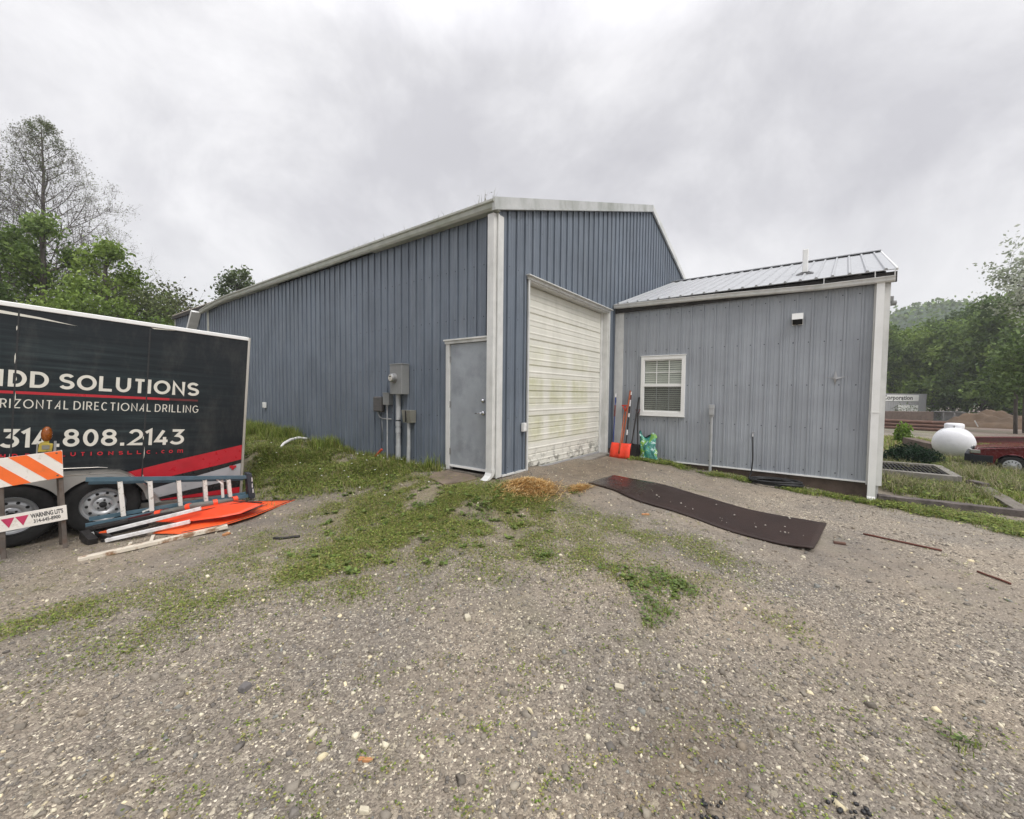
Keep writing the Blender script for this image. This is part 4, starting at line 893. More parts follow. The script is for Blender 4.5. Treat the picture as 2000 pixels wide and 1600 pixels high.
for i, (s1, s2) in enumerate(((-1, -1), (1, -1), (1, 1), (-1, 1))):
    V_[:, i, 0] = cx+s1*dx-s2*np.sin(a)*w; V_[:, i, 1] = cy+s1*dy+s2*np.cos(a)*w; V_[:, i, 2] = hz_+s1*tl+s2*.001+.01
k = ~((cx > .0) & (cy > -.03)); V_ = V_[k]; n = len(V_)
cc = np.array([(.58, .37, .14), (.70, .50, .22), (.44, .25, .09), (.78, .62, .34)])[r.randint(4, size=n)]
tag(np_mesh('straw_heap', V_.reshape(-1, 3), np.arange(n*4).reshape(n, 4), 'grassattr', np.repeat(cc, 4, 0)), 'heap of loose golden straw by the building corner', 'straw', None, 'stuff')
def rod(name, label, cat_, a, b, r_, mm):
    mb = MB(); P_ = []
    for i in range(7):
        t = i/6; x = a[0]*(1-t)+b[0]*t+(rnd.random()-.5)*.012; y = a[1]*(1-t)+b[1]*t+(rnd.random()-.5)*.012; P_.append((x, y, tz(x, y)+.012))
    mb.tube(P_, r_, 7); return tag(mb.build(name, mm, None, smooth=True), label, cat_)
rod('steel_rod', 'long thin rusty rod on the gravel right of the mat', 'rod', (1.36, -4.33), (1.22, -4.93), .010, 'rustrod')
rod('steel_rod', 'short rusty rod on the gravel at the right edge', 'rod', (.70, -5.06), (.52, -5.22), .009, 'rustrod')
rod('stick', 'short dark stick on the gravel before the orange signs', 'stick', (-2.77, .90), (-2.58, .70), .014, 'darksteel')
def chunk(name, label, cat_, x, y, sx_, sy_, sz_, mm, rz=0, seed=1):
    rr = random.Random(seed); mb = MB(); base = [(-1, -1, -1), (1, -1, -1), (1, 1, -1), (-1, 1, -1), (-1, -1, 1), (1, -1, 1), (1, 1, 1), (-1, 1, 1)]
    mb.add([(a*sx_/2*(1+rr.uniform(-.3, .2)), b*sy_/2*(1+rr.uniform(-.3, .2)), c*sz_/2*(1+rr.uniform(-.3, .3))) for a, b, c in base], [(0, 3, 2, 1), (4, 5, 6, 7), (0, 1, 5, 4), (1, 2, 6, 5), (2, 3, 7, 6), (3, 0, 4, 7)])
    o = mb.build(name, mm, None, bevel=min(sx_, sy_, sz_)*.22); o.location = (x, y, tz(x, y)+sz_*.35); o.rotation_euler = (0, 0, rz); return tag(o, label, cat_)
M['chip'] = mat('wood_chip', (.40, .19, .08), .8, var=.3, scale=30, scl=(1, 6, 1)); M['pale'] = mat('pale_stone', (.50, .45, .34), .8, var=.12, scale=30, bmp=.3); M['slate'] = mat('grey_stone', (.13, .12, .115), .75, var=.2, scale=30, bmp=.3)
chunk('wood_chip', 'orange brown wood chip on the near gravel', 'wood chip', -3.74, -2.31, .062, .02, .012, 'chip', -.95, 1)
chunk('wood_chip', 'small tan wood chip in the weeds beside the mat', 'wood chip', .22, -2.2, .03, .09, .02, 'chip', .5, 2)
chunk('brick_fragment', 'rusty brown fragment by the near right corner of the mat', 'fragment', .82, -4.1, .05, .10, .025, 'rust', .2, 3)
chunk('stone', 'long cream stone sliver on the near gravel, left of the wood chip', 'stone', -3.81, -1.99, .05, .022, .02, 'pale', .4, 4)
chunk('stone', 'dark grey stone on the left gravel, largest there', 'stone', -3.88, -1.41, .055, .045, .035, 'slate', .4, 5)
chunk('stone', 'cream stone at the edge of the weeds in the middle gravel', 'stone', -2.74, -1.98, .045, .04, .03, 'pale', 1, 6)
chunk('stone', 'pale flat stone near the middle of the bottom gravel', 'stone', -2.67, -3.03, .055, .035, .02, 'pale', 2, 7)
chunk('stone', 'beige rectangular stone at the bottom edge of the gravel', 'stone', -3.87, -2.5, .028, .04, .02, 'pale', .6, 8)
chunk('stone', 'tan stone between the stick and the white beam', 'stone', -3.0, 1.55, .09, .05, .03, 'chip', .6, 9)
# tar clots
mb = MB()
for (x0, y0_, R_) in ((-2.71, -4.0, .035), (-3.08, -3.56, .03)):
    for i in range(22):
        x = x0+rnd.gauss(0, R_); y = y0_+rnd.gauss(0, R_); s = rnd.uniform(.004, .011); mb.lathe([(0, s), (s*.8, s*.5), (s, 0), (s*.7, -s*.5), (0, -s)], (x, y, tz(x, y)+.006), n=6)
tag(mb.build('tar_crumbs', 'black', None), 'black crumbs of tar spilled at the bottom of the yard', 'tar', None, 'stuff')
# weeds rooted in the gutter and on the roof
r = np.random.RandomState(8)
yy = np.concatenate([2.3+2.3*r.rand(130), .32+r.randn(16)*.05, 1.1+.6*r.rand(20), 5+4*r.rand(40)]); xx = -.02+.35*r.rand(len(yy)); zz_ = EZ+.04+.36*np.clip(xx, 0, 1)
v_, f_, c_ = blades(xx, yy, .19+0*xx, .009, 41, [(.16, .13, .10), (.11, .12, .06), (.2, .17, .12)], .5, zz_)
v2, f2, c2 = blades(xx[130:146], yy[130:146], .28, .009, 42, [(.14, .14, .07)], .3, zz_[130:146])
V_, F_, C_ = cat([(v_, f_, c_), (v2, f2, c2), leaves(xx[130:146]+.03, yy[130:146], .03, .3, 43, [(.12, .14, .06)], zz_[130:146])])
tag(np_mesh('roof_weeds', V_, F_, 'grassattr', C_), 'thin dry weeds sprouting from the roof edge and gutter', 'weeds', None, 'stuff')
# ------------------------------------------------------------------ cargo trailer
TF = Matrix(((.99435757, .08658543, .06128606, -3.77602081), (-.08642144, .99624443, -.00532648, 3.1804981), (-.06151709, 0, .99810603, -.18126351), (0, 0, 0, 1)))
T = thing('cargo_trailer', 'black enclosed cargo trailer with cream lettering and a red swoosh', 'trailer', TF)
m, nt, bs = new_mat('printed_wrap'); M['wrap'] = m
tcn = N(nt, 'ShaderNodeTexCoord'); sx = N(nt, 'ShaderNodeSeparateXYZ'); nt.links.new(tcn.outputs['Object'], sx.inputs[0])
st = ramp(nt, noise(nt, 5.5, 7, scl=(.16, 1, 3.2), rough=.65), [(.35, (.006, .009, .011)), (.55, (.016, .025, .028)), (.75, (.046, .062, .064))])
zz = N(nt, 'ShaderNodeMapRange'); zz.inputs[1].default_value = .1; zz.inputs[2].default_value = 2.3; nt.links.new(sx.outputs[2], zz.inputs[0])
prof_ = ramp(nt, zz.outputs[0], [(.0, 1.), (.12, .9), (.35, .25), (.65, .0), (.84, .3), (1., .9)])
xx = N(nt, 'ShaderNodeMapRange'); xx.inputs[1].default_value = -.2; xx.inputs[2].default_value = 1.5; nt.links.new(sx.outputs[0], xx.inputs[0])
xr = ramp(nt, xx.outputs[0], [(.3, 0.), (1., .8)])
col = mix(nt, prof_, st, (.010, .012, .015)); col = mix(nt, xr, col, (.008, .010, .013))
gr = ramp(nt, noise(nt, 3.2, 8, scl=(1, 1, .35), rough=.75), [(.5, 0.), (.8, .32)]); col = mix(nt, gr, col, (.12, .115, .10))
nt.links.new(col, bs.inputs['Base Color']); bs.inputs['Roughness'].default_value = .34; bs.inputs['Specular IOR Level'].default_value = .28
bump(nt, bs, noise(nt, 3, 4), .12, .02)
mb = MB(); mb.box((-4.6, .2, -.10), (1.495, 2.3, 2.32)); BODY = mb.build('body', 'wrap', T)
Y0 = .2
def lay(poly, k): return [(u, Y0-.0012*k, v) for u, v in poly]
def face(name, polys, mm, k, parent=BODY):
    mb = MB()
    for p in polys: mb.prism(p, (k*.0012, k*.0012-.0008), lambda u, v, w: (u, Y0-w, v))
    return mb.build(name, mm, parent)
face('red_swoosh', [[(-.35, .2), (.175, .335), (.7, .475), (1.494, .671), (1.494, .448), (1.2, .375), (.72, .27), (.45, .20)]], 'red', 1)
face('black_swoosh', [[(.45, .198), (.72, .268), (1.2, .373), (1.494, .446), (1.494, .392), (1.1, .28), (.7, .17)]], 'blackvinyl', 1)
face('grey_swoosh', [[(.3, .05), (.7, .168), (1.1, .278), (1.494, .390), (1.494, .157), (.9, .05), (.53, -.026), (.3, -.05)]], 'graystripe', 1)
face('black_swoosh', [[(.53, -.028), (.9, .048), (1.494, .155), (1.494, .022), (.55, -.052)]], 'blackvinyl', 1)
face('red_swoosh', [[(.56, -.054), (1.494, .020), (1.494, -.07), (.5, -.07)]], 'red', 1)
face('red_line', [[(-4.2, 1.312), (-4.2, 1.345), (.60, 1.341), (.60, 1.310)]], 'red', 1)
face('red_line', [[(.602, 1.310), (.602, 1.341), (.915, 1.338), (.915, 1.311)]], 'maroon', 1)
# seams and flakes of wrap
mb = MB()
for x, l in ((.362, 0), (-.755, .04), (-1.9, 0), (-3.0, 0)): mb.box((x-.007, Y0-.006, .0), (x+.007, Y0+.002, 2.26))
mb.build('panel_seam', 'black', BODY)
mb = MB()
rf = random.Random(4)
for x in (.362, -.755):
    z = .15
    while z < 2.15:
        l = rf.uniform(.02, .22); 
        if rf.random() < .55: mb.prism([(x-.008, z), (x-.004, z+l*.5), (x-.007, z+l), (x-.013, z+l*.7), (x-.012, z+l*.2)] if rf.random() < .5 else [(x+.007, z), (x+.013, z+l*.4), (x+.009, z+l), (x+.006, z+l*.5)], (.0075, .0065), lambda u, v, w: (u, Y0-w, v))
        z += l+rf.uniform(.02, .25)
mb.prism([(-.92, 2.235), (-.6, 2.21), (-.30, 2.165), (-.6, 2.188), (-.92, 2.20)], (.004, .003), lambda u, v, w: (u, Y0-w, v))
mb.prism([(.37, 2.275), (.6, 2.29), (.75, 2.305), (.6, 2.278), (.4, 2.262)], (.004, .003), lambda u, v, w: (u, Y0-w, v))
mb.build('torn_wrap', 'cream', BODY)
# stroke lettering
def arc(cx, cy, rx, ry, a0, a1, n=14): return [(cx+rx*math.cos(math.radians(a0+(a1-a0)*i/n)), cy+ry*math.sin(math.radians(a0+(a1-a0)*i/n))) for i in range(n+1)]
GL = {
 'H': [[(0, 0), (0, 1)], [(1, 0), (1, 1)], [(0, .5), (1, .5)]], 'I': [[(.5, 0), (.5, 1)]], 'L': [[(0, 1), (0, 0), (1, 0)]],
 'D': ['c', [(0, 0), (0, 1), (.4, 1)]+arc(.4, .5, .6, .5, 80, -80)+[(.4, 0)]], 'O': ['c', arc(.5, .5, .5, .5, 0, 348, 28)],
 'S': [arc(.5, .76, .47, .24, 25, 262)+arc(.5, .25, .5, .25, 82, -155)], 'U': [[(0, 1), (0, .45)]+arc(.5, .45, .5, .45, 190, 350)+[(1, .45), (1, 1)]],
 'T': [[(0, 1), (1, 1)], [(.5, 1), (.5, 0)]], 'N': [[(0, 0), (0, 1), (1, 0), (1, 1)]], 'R': [[(0, 0), (0, 1), (.55, 1)]+arc(.55, .74, .42, .26, 80, -80)+[(.55, .48), (.0, .48)], [(.5, .48), (1, 0)]],
 'Z': [[(0, 1), (1, 1), (0, 0), (1, 0)]], 'A': [[(0, 0), (.62, 1), (.62, 0)] and [(-.05, 0), (.8, 1), (.8, 0)], [(.25, .32), (.8, .32)]], 'E': [[(1, 1), (0, 1), (0, 0), (1, 0)], [(0, .5), (.9, .5)]],
 'C': [arc(.52, .5, .52, .5, 48, 312, 22)], 'G': [arc(.52, .5, .52, .5, 48, 335, 22)+[(1, .45), (.6, .45)]], 'M': [[(0, 0), (0, 1), (.5, .3), (1, 1), (1, 0)]],
 '3': [[(0.02, 1), (.92, 1), (.45, .6)]+arc(.42, .3, .58, .3, 75, -150)], '1': [[(-.9, .80), (.5, 1), (.5, 0)]], '4': [[(1, .2), (0, .2), (.62, 1)], [(.72, .5), (.72, 0)]],
 '8': ['c', arc(.5, .77, .42, .23, 0, 345, 22), 'c', arc(.5, .27, .5, .27, 0, 345, 22)], '0': ['c', arc(.5, .5, .5, .5, 0, 348, 28)],
 '2': [arc(.48, .68, .46, .32, 160, -30)+[(0, 0), (1, 0)]], 'c': [arc(.52, .5, .52, .5, 48, 312, 16)], 'o': ['c', arc(.5, .5, .5, .5, 0, 345, 20)],
 'm': [[(0, 0), (0, 1), (.3, 1), (.5, .75), (.5, 0)], [(.5, .75), (.7, 1), (1, .95), (1, 0)]]}
def ribbon(mb, P, w, closed, k):
    P = [Vector(p) for p in P]; n = len(P); L = []; R = []
    for i in range(n):
        a = P[i]-P[i-1] if (i > 0 or closed) else P[1]-P[0]; b = P[(i+1) % n]-P[i] if (i < n-1 or closed) else P[-1]-P[-2]
        a.normalize(); b.normalize(); t = (a+b)
        t = t.normalized() if t.length > .2 else a
        nn = Vector((-t.y, t.x)); c = max(.5, nn.dot(Vector((-a.y, a.x)))); L.append(P[i]+nn*w/2/c); R.append(P[i]-nn*w/2/c)
    y = Y0-.0032-k*.00035
    vs = [(p.x, y, p.y) for p in L]+[(p.x, y, p.y) for p in R]
    mb.add(vs, [(i, (i+1) % n, n+(i+1) % n, n+i) for i in range(n if closed else n-1)])
def letters(name, items, z0, z1, w, mm, lower=None):
    mb = MB(); k = 0
    for ch, a, b in items:
        if ch == '.': mb.add([(a, Y0-.0032, z0), (a+w*1.1, Y0-.0032, z0), (a+w*1.1, Y0-.0032, z0+w*1.1), (a, Y0-.0032, z0+w*1.1)], [(0, 1, 2, 3)]); continue
        ax, bx, az, bz = a+w/2, b-w/2, z0+w/2, z1-w/2
        if ch in 'com': bz = z0+(z1-z0)*.85
        closed = False
        for s in GL[ch]:
            if s == 'c': closed = True; continue
            pl = [(ax+u*(bx-ax), az+v*(bz-az)) for u, v in s]
            if ch == '1': pl = [(a+w*.0, z0+(z1-z0)*.78), (b-w/2, z1-w*.35), (b-w/2, z0)]
            else: # let straight ends reach the full height
                q = []
                for i, (u, v) in enumerate(pl):
                    if i in (0, len(pl)-1) and not closed:
                        if abs(v-az) < 1e-6 and abs(pl[i-1 if i else 1][0]-u) < 1e-3: v = z0
                        if abs(v-bz) < 1e-6 and abs(pl[i-1 if i else 1][0]-u) < 1e-3: v = z1
                        if abs(v-az) < 1e-6 and abs(pl[i-1 if i else 1][1]-v) < 1e-6: u += w*.3 if u > (ax+bx)/2 else 0
                    q.append((u, v))
                pl = q
            ribbon(mb, pl, w, closed, k % 5); closed = False; k += 1
    return mb.build(name, mm, BODY)
letters('lettering', [('H', -.99, -.839), ('D', -.805, -.67), ('D', -.646, -.503), ('S', -.424, -.296), ('O', -.278, -.109), ('L', -.088, .035), ('U', .063, .204), ('T', .227, .351), ('I', .366, .405), ('O', .429, .603), ('N', .624, .762), ('S', .786, .923)], 1.39, 1.578, .034, 'cream')
def word(s, a, b):
    wd = {'I': .14, 'L': .62, 'E': .62, 'T': .78, 'O': 1.15, 'R': .72, 'A': .78, 'N': .85, 'D': .85, 'C': .82, 'G': .95, 'H': .82, 'Z': .82}; gap = .26
    tot = sum(wd[c] for c in s)+gap*(len(s)-1); k = (b-a)/tot; x = a; out = []
    for c in s: out.append((c, x, x+wd[c]*k)); x += (wd[c]+gap)*k
    return out
letters('lettering', word('HORIZONTAL', -1.02, -.334)+word('DIRECTIONAL', -.294, .414)+word('DRILLING', .453, .927), 1.148, 1.252, .0105, 'cream')
letters('lettering', [('3', -.833, -.699), ('1', -.679, -.62), ('4', -.6, -.473), ('.', -.43, -.398), ('8', -.366, -.229), ('0', -.2, -.067), ('8', -.043, .103), ('.', .133, .174), ('2', .206, .356), ('1', .378, .443), ('4', .468, .622), ('3', .634, .783)], .697, .911, .035, 'cream')
letters('lettering', [('H', -.829, -.79), ('D', -.745, -.703), ('D', -.65, -.608), ('S', -.56, -.52), ('O', -.465, -.418), ('L', -.372, -.338), ('U', -.297, -.253), ('T', -.214, -.174), ('I', -.130, -.114), ('O', -.07, -.019), ('N', .03, .076), ('S', .123, .166), ('L', .207, .255), ('L', .298, .343), ('C', .393, .44), ('.', .49, .501), ('c', .546, .585), ('o', .625, .668), ('m', .718, .778)], .580, .627, .010, 'red')
# aluminium trims
mb = MB(); mb.box((-4.6, .185, 2.285), (1.505, .24, 2.335)); mb.box((-4.6, .24, 2.322), (1.5, 2.3, 2.345)); mb.build('roof_trim', 'white', T, bevel=.006)
for ya, yb in ((.185, .26), (2.24, 2.31)): mb = MB(); mb.box((1.496, ya, -.10), (1.53, yb, 2.33)); mb.build('corner_post', 'alu', T, bevel=.004)
mb = MB(); mb.box((1.497, .27, -.08), (1.515, 2.23, 2.28)); mb.build('rear_door', 'graystripe', T)
mb = MB(); mb.box((-4.6, .18, -.10), (1.5, .199, -.078)); mb.box((-4.6, .19, -.16), (1.5, .26, -.102)); mb.build('bottom_rail', 'alu', T)
mb = MB(); mb.box((-4.6, .5, -.2), (1.45, .58, -.12)); mb.box((-4.6, 1.9, -.2), (1.45, 1.98, -.12)); mb.box((-1.1, .25, -.25), (.5, .4, -.12)); mb.box((-.05, .2, -.06), (.05, 2.1, .03)); mb.box((-.77, .2, -.10), (-.67, 2.1, -.01))
mb.build('chassis', 'black', T)
mb = MB(); mb.prism([(1.37, .30), (1.37, .325), (1.345, .325), (1.345, .36), (1.43, .36), (1.43, .325), (1.405, .325), (1.405, .30)], (.004, .016), lambda u, v, w: (u, Y0-w, v)); mb.build('marker_light', 'red', T)
# fender
def fender():
    top = [(-1.22, -.02), (-1.1, .14), (-.98, .28), (-.88, .345), (-.76, .368), (0.02, .372), (.14, .36), (.24, .31), (.36, .20), (.47, .06), (.54, -.04)]
    R_ = .395
    a2 = [(R_*math.cos(math.radians(t)), R_*.93*math.sin(math.radians(t))-.03) for t in range(0, 158, 8)]
    a1 = [(-.72+R_*math.cos(math.radians(t)), R_*.93*math.sin(math.radians(t))-.05) for t in range(24, 181, 8)]
    low = [(.48, -.06)]+a2[1:]+a1+[(-1.16, -.06)]
    return top, top+low
top, outl = fender()
mb = MB(); mb.prism(outl, (-.02, -.012), lambda u, v, w: (u, w, v)); FD = mb.build('fender', 'aluflat', T)
mb = MB(); vs = []
for u, v in top: vs += [(u, -.022, v+.003), (u, -.02, v+.012), (u, Y0-.002, v+.03)]
mb.add(vs, [(i*3+j, i*3+j+1, (i+1)*3+j+1, (i+1)*3+j) for i in range(len(top)-1) for j in range(2)]); o = mb.build('fender_top', 'alu', FD, smooth=True, angle=40)
s_ = o.modifiers.new('s', 'SOLIDIFY'); s_.thickness = .004
mb = MB(); mb.tube([(-.85, .198, .43), (-.4, .192, .435), (-.05, .192, .43), (.03, .198, .418)], .004, 6); mb.build('sealant_bead', 'alu', FD)
def wheel(x, z, seed):
    rr = random.Random(seed)
    mb = MB(); tr_ = [(.205, .012), (.24, .0), (.30, .0), (.335, .012), (.352, .04), (.356, .08), (.352, .15), (.335, .19), (.25, .205), (.205, .2)]
    mb.lathe(tr_, (x, 0, z), 'y', 48, closed=True); t = mb.build('wheel', 'tyre', T, smooth=True, angle=45)
    mb = MB()
    for i in range(60):
        a = 2*PI*i/60; 
        for dy in (.07, .13): mb.bar((x+.352*math.cos(a), dy-.02, z+.352*math.sin(a)), (x+.352*math.cos(a+.05), dy+.02, z+.352*math.sin(a+.05)), .012, .012)
    mb.build('tread', 'tyre', t)
    mb = MB(); mb.lathe([(.208, .004), (.212, .014), (.205, .03), (.198, .045), (.190, .062), (.176, .066), (.165, .052), (.120, .040), (.102, .048), (.085, .058), (.078, .052), (.05, .048), (0, .048)], (x, 0, z), 'y', 48)
    r_ = mb.build('rim', 'rim', t, smooth=True, angle=50)
    mb = MB(); off = rr.random()
    for i in range(10):
        a = 2*PI*(i+off)/10; c = Vector((x+.143*math.cos(a), .0435, z+.143*math.sin(a))); vs = [c+Vector((.0165*math.cos(q), 0, .0165*math.sin(q)))for q in [2*PI*j/14 for j in range(14)]]
        mb.add([v+Vector((0, -.0025, 0)) for v in vs]+[v+Vector((0, .004, 0)) for v in vs], [tuple(range(14))[::-1]]+[(j, (j+1) % 14, 14+(j+1) % 14, 14+j) for j in range(14)])
    mb.build('hand_holes', 'dark', r_)
    mb = MB(); mb.lathe([(0, .005), (.022, .008), (.034, .018), (.036, .05)], (x, 0, z), 'y', 20); mb.build('hub_cap', 'dark', r_, smooth=True)
    mb = MB()
    for i in range(5):
        a = 2*PI*(i+off*.7)/5; mb.lathe([(0, .024), (.010, .026), (.012, .05)], (x+.056*math.cos(a), 0, z+.056*math.sin(a)), 'y', 6)
    mb.build('lug_nuts', 'darksteel', r_)
wheel(0, -.018, 1); wheel(-.722, -.045, 2)

# ------------------------------------------------------------------ step ladder on its side against the trailer
T = thing('step_ladder', 'blue fibreglass stepladder lying on its side against the trailer wheels', 'ladder', TF @ Matrix.Translation((0, -.15, -.2)))
Z = .2
mb = MB(); mb.bar((-.17, 0, .338+Z), (1.50, 0, .222+Z), .03, .050, up=(0, 0, 1)); mb.build('rail', 'ladderblue', T, bevel=.003)
mb = MB(); mb.bar((-.15, 0, -.210+Z), (1.545, 0, -.055+Z), .03, .046, up=(0, 0, 1)); mb.build('rail', 'ladderblue', T, bevel=.003)
mb = MB(); mb.bar((-.14, .09, .285+Z), (1.46, .06, .19+Z), .025, .045); mb.build('rear_rail', 'ladderblue', T)
mb = MB(); mb.bar((-.12, .09, -.16+Z), (1.5, .06, -.03+Z), .025, .045); mb.build('rear_rail', 'ladderblue', T)
for xt, xb in ((.125, .175), (.405, .44), (.695, .73), (.98, 1.01), (1.26, 1.295)):
    zt_ = .355-(xt+.42)*.0693-.033; zb__ = -.235+(xb+.42)*.0916+.031
    mb = MB(); a = Vector((xb, -.002, zb__+Z)); b = Vector((xt, -.002, zt_+Z)); mb.bar(a, b, .044, .010, up=(0, 1, 0)); mb.bar(a+Vector((-.021, .028, 0)), b+Vector((-.021, .028, 0)), .004, .045, up=(0, 1, 0)); mb.bar(a+Vector((.021, .028, 0)), b+Vector((.021, .028, 0)), .004, .045, up=(0, 1, 0))
    mb.build('step', 'step', T)
for xt, xb in ((1.19, 1.215),):
    mb = MB(); mb.bar((xb, .055, -.06+Z), (xt, .055, .20+Z), .035, .01, up=(0, 1, 0)); mb.build('rear_brace', 'step', T)
mb = MB(); mb.bar((.33, .02, .30+Z), (.40, .0, .24+Z), .02, .004, up=(0, 1, 0)); mb.bar((.35, .02, -.13+Z), (.43, .0, -.09+Z), .02, .004, up=(0, 1, 0)); mb.bar((1.12, .02, .22+Z), (1.19, .0, .15+Z), .02, .004, up=(0, 1, 0)); mb.build('corner_brace', 'step', T)
mb = MB(); mb.prism([(1.47, .29), (1.535, .285), (1.60, -.075), (1.585, -.1), (1.53, -.095), (1.51, -.03)], (-.05, .085), lambda u, v, w: (u, w, v+Z)); CP = mb.build('top_cap', 'capblack', T, bevel=.008)
mb = MB()
for (u, v) in ((1.545, .19), (1.553, .10), (1.567, .02)): mb.prism([(u-.008, v-.03), (u+.006, v-.03), (u+.0, v+.03), (u-.012, v+.03)], (-.0525, -.0515), lambda a, b, w: (a, w, b+Z))
mb.build('cap_label', 'polewhite', CP)

# ------------------------------------------------------------------ barricade with beacon
T = thing('barricade', 'rusty barricade with orange and white striped board beside the trailer wheel', 'barricade', TF @ Matrix.Translation((-.55, -.4, -.36)))
ox, oz = -.55, -.36
P = lambda u, v, w=0: (u-ox, w, v-oz)
mb = MB(); mb.prism([(-.37, .715), (-.35, .42), (-.95, .318), (-.98, .62)], (-.01, .01), lambda u, v, w: P(u, v, w)); BD = mb.build('striped_board', 'boardwhite', T, bevel=.002)
mb = MB()
A = Vector((-.37, .715)); Bv = Vector((-.35, .42)); C1 = Vector((-.95, .318)); D1 = Vector((-.98, .62))
def uv(s, t): # s from right 0 to left 1, t from top 0 to bottom 1
    a = A.lerp(D1, s); b = Bv.lerp(C1, s); q = a.lerp(b, t); return (q.x, q.y)
S = .20
for k in range(-3, 4):   # orange diagonals falling to the right
    s0 = .02+k*2*S*.98
    poly = [(s0, 0), (s0+S, 0), (s0+S-.42, 1), (s0-.42, 1)]
    # clip to s in [0,1]
    out_ = []
    def clip(pl, f):
        r_ = []
        for i in range(len(pl)):
            p, q = pl[i], pl[(i+1) % len(pl)]; fp, fq = f(p), f(q)
            if fp >= 0: r_.append(p)
            if fp*fq < 0: t = fp/(fp-fq); r_.append((p[0]+(q[0]-p[0])*t, p[1]+(q[1]-p[1])*t))
        return r_
    pl = clip(clip(poly, lambda p: p[0]-.004), lambda p: .996-p[0])
    if len(pl) > 2: mb.prism([uv(*p) for p in pl], (-.0125, -.0108), lambda u, v, w: P(u, v, w))
mb.build('orange_stripes', 'boardorange', BD)
mb = MB()
for s, t in ((.07, .07), (.07, .9), (.75, .08), (.75, .9)):
    u, v = uv(s, t); mb.lathe([(0, -.017), (.008, -.0155), (.009, -.012)], P(u, v), 'y', 8)
mb.build('bolts', 'leg', BD)
mb = MB(); mb.bar(P(-.395, .72, .013), P(-.305, -.40, .013), .034, .006, up=(0, 1, 0)); mb.bar(P(-.378, .72, .03), P(-.288, -.40, .03), .006, .034, up=(0, 1, 0)); mb.build('leg', 'leg', T)
mb = MB(); mb.bar(P(-.80, .66, .013), P(-.735, -.42, .013), .034, .006, up=(0, 1, 0)); mb.bar(P(-.783, .66, .03), P(-.718, -.42, .03), .006, .034, up=(0, 1, 0)); mb.build('leg', 'leg', T)
mb = MB(); mb.bar(P(-.40, .66, .05), P(-.33, -.38, .22), .03, .03); mb.build('rear_leg', 'leg', T)
mb = MB(); mb.bar(P(-.82, .60, .05), P(-.77, -.40, .22), .03, .03); mb.build('rear_leg', 'leg', T)
mb = MB(); mb.prism([(-.316, .105), (-.30, -.055), (-.93, -.135), (-.95, .025)], (-.008, .008), lambda u, v, w: P(u, v, w)); LB = mb.build('name_board', 'boardwhite', T, bevel=.002)
ex = Vector((.632, .08)).normalized()
def nb(u, v): o_ = Vector((-.93, -.135)); q = o_+ex*u+Vector((-ex.y, ex.x))*v; return q.x, q.y
mb = MB()
for u0 in (.180, .275): mb.prism([nb(u0, .13), nb(u0+.045, .028), nb(u0+.09, .13)], (-.0105, -.0088), lambda u, v, w: P(u, v, w))
mb.build('triangles', 'magenta', LB)
def text_mesh(name, body, size, mm, parent, o3, ux, uz, offset=0., sx_=1., space=1., rot=None):
    cu = bpy.data.curves.new(name, 'FONT'); cu.body = body; cu.size = size; cu.offset = offset; cu.space_character = space; cu.resolution_u = 3
    ob = bpy.data.objects.new(name, cu); C.objects.link(ob); bpy.context.view_layer.update()
    me = bpy.data.meshes.new_from_object(ob); bpy.data.objects.remove(ob); bpy.data.curves.remove(cu)
    o3, ux, uz = Vector(o3), Vector(ux), Vector(uz)
    for v in me.vertices: v.co = o3+ux*(v.co.x*sx_)+uz*v.co.y
    me.materials.clear(); me.materials.append(M[mm]); me.update()
    ob = bpy.data.objects.new(name, me); C.objects.link(ob); ob.parent = parent; return ob
u, v = nb(.378, .087); text_mesh('lettering', "WARNING LIT'S", .066, 'ink', LB, P(u, v, -.0095), (ex.x, 0, ex.y), (-ex.y, 0, ex.x), .0022, .515, .95)
u, v = nb(.392, .032); text_mesh('lettering', '314-645-8900', .052, 'ink', LB, P(u, v, -.0095), (ex.x, 0, ex.y), (-ex.y, 0, ex.x), .0016, .66)
T2 = thing('warning_beacon', 'amber warning beacon on yellow case, mounted on the striped barricade', 'beacon', TF @ Matrix.Translation((-.49, -.36, .70)))
mb = MB(); mb.prism([(-.058, -.0), (.045, .005), (.052, .085), (-.03, .105), (-.05, .09)], (-.03, .05), lambda u, v, w: (u, w, v)); mb.build('case', 'yellow', T2, bevel=.008)
mb = MB(); mb.box((.055, -.015, .0), (.075, .03, .115)); mb.box((-.068, -.015, -.02), (-.058, .03, .09)); mb.build('bracket', 'steel', T2)
mb = MB(); mb.box((-.03, -.038, .03), (.025, -.031, .075)); mb.build('case_plate', 'utilitytan', T2)
mb = MB(); pr = [(0, -.045), (.035, -.04), (.052, -.028), (.060, -.006), (.063, .0), (.060, .006), (.052, .028), (.035, .04), (0, .045)]
mb.lathe(pr, (0, .01, .19), 'y', 28); mb.v = [(a*.68, b, .19+(c-.19)*1.35) for a, b, c in mb.v]; mb.build('lens', 'amber', T2, smooth=True)
mb = MB(); mb.box((-.02, -.01, .095), (.02, .03, .12)); mb.build('lens_mount', 'yellow', T2)

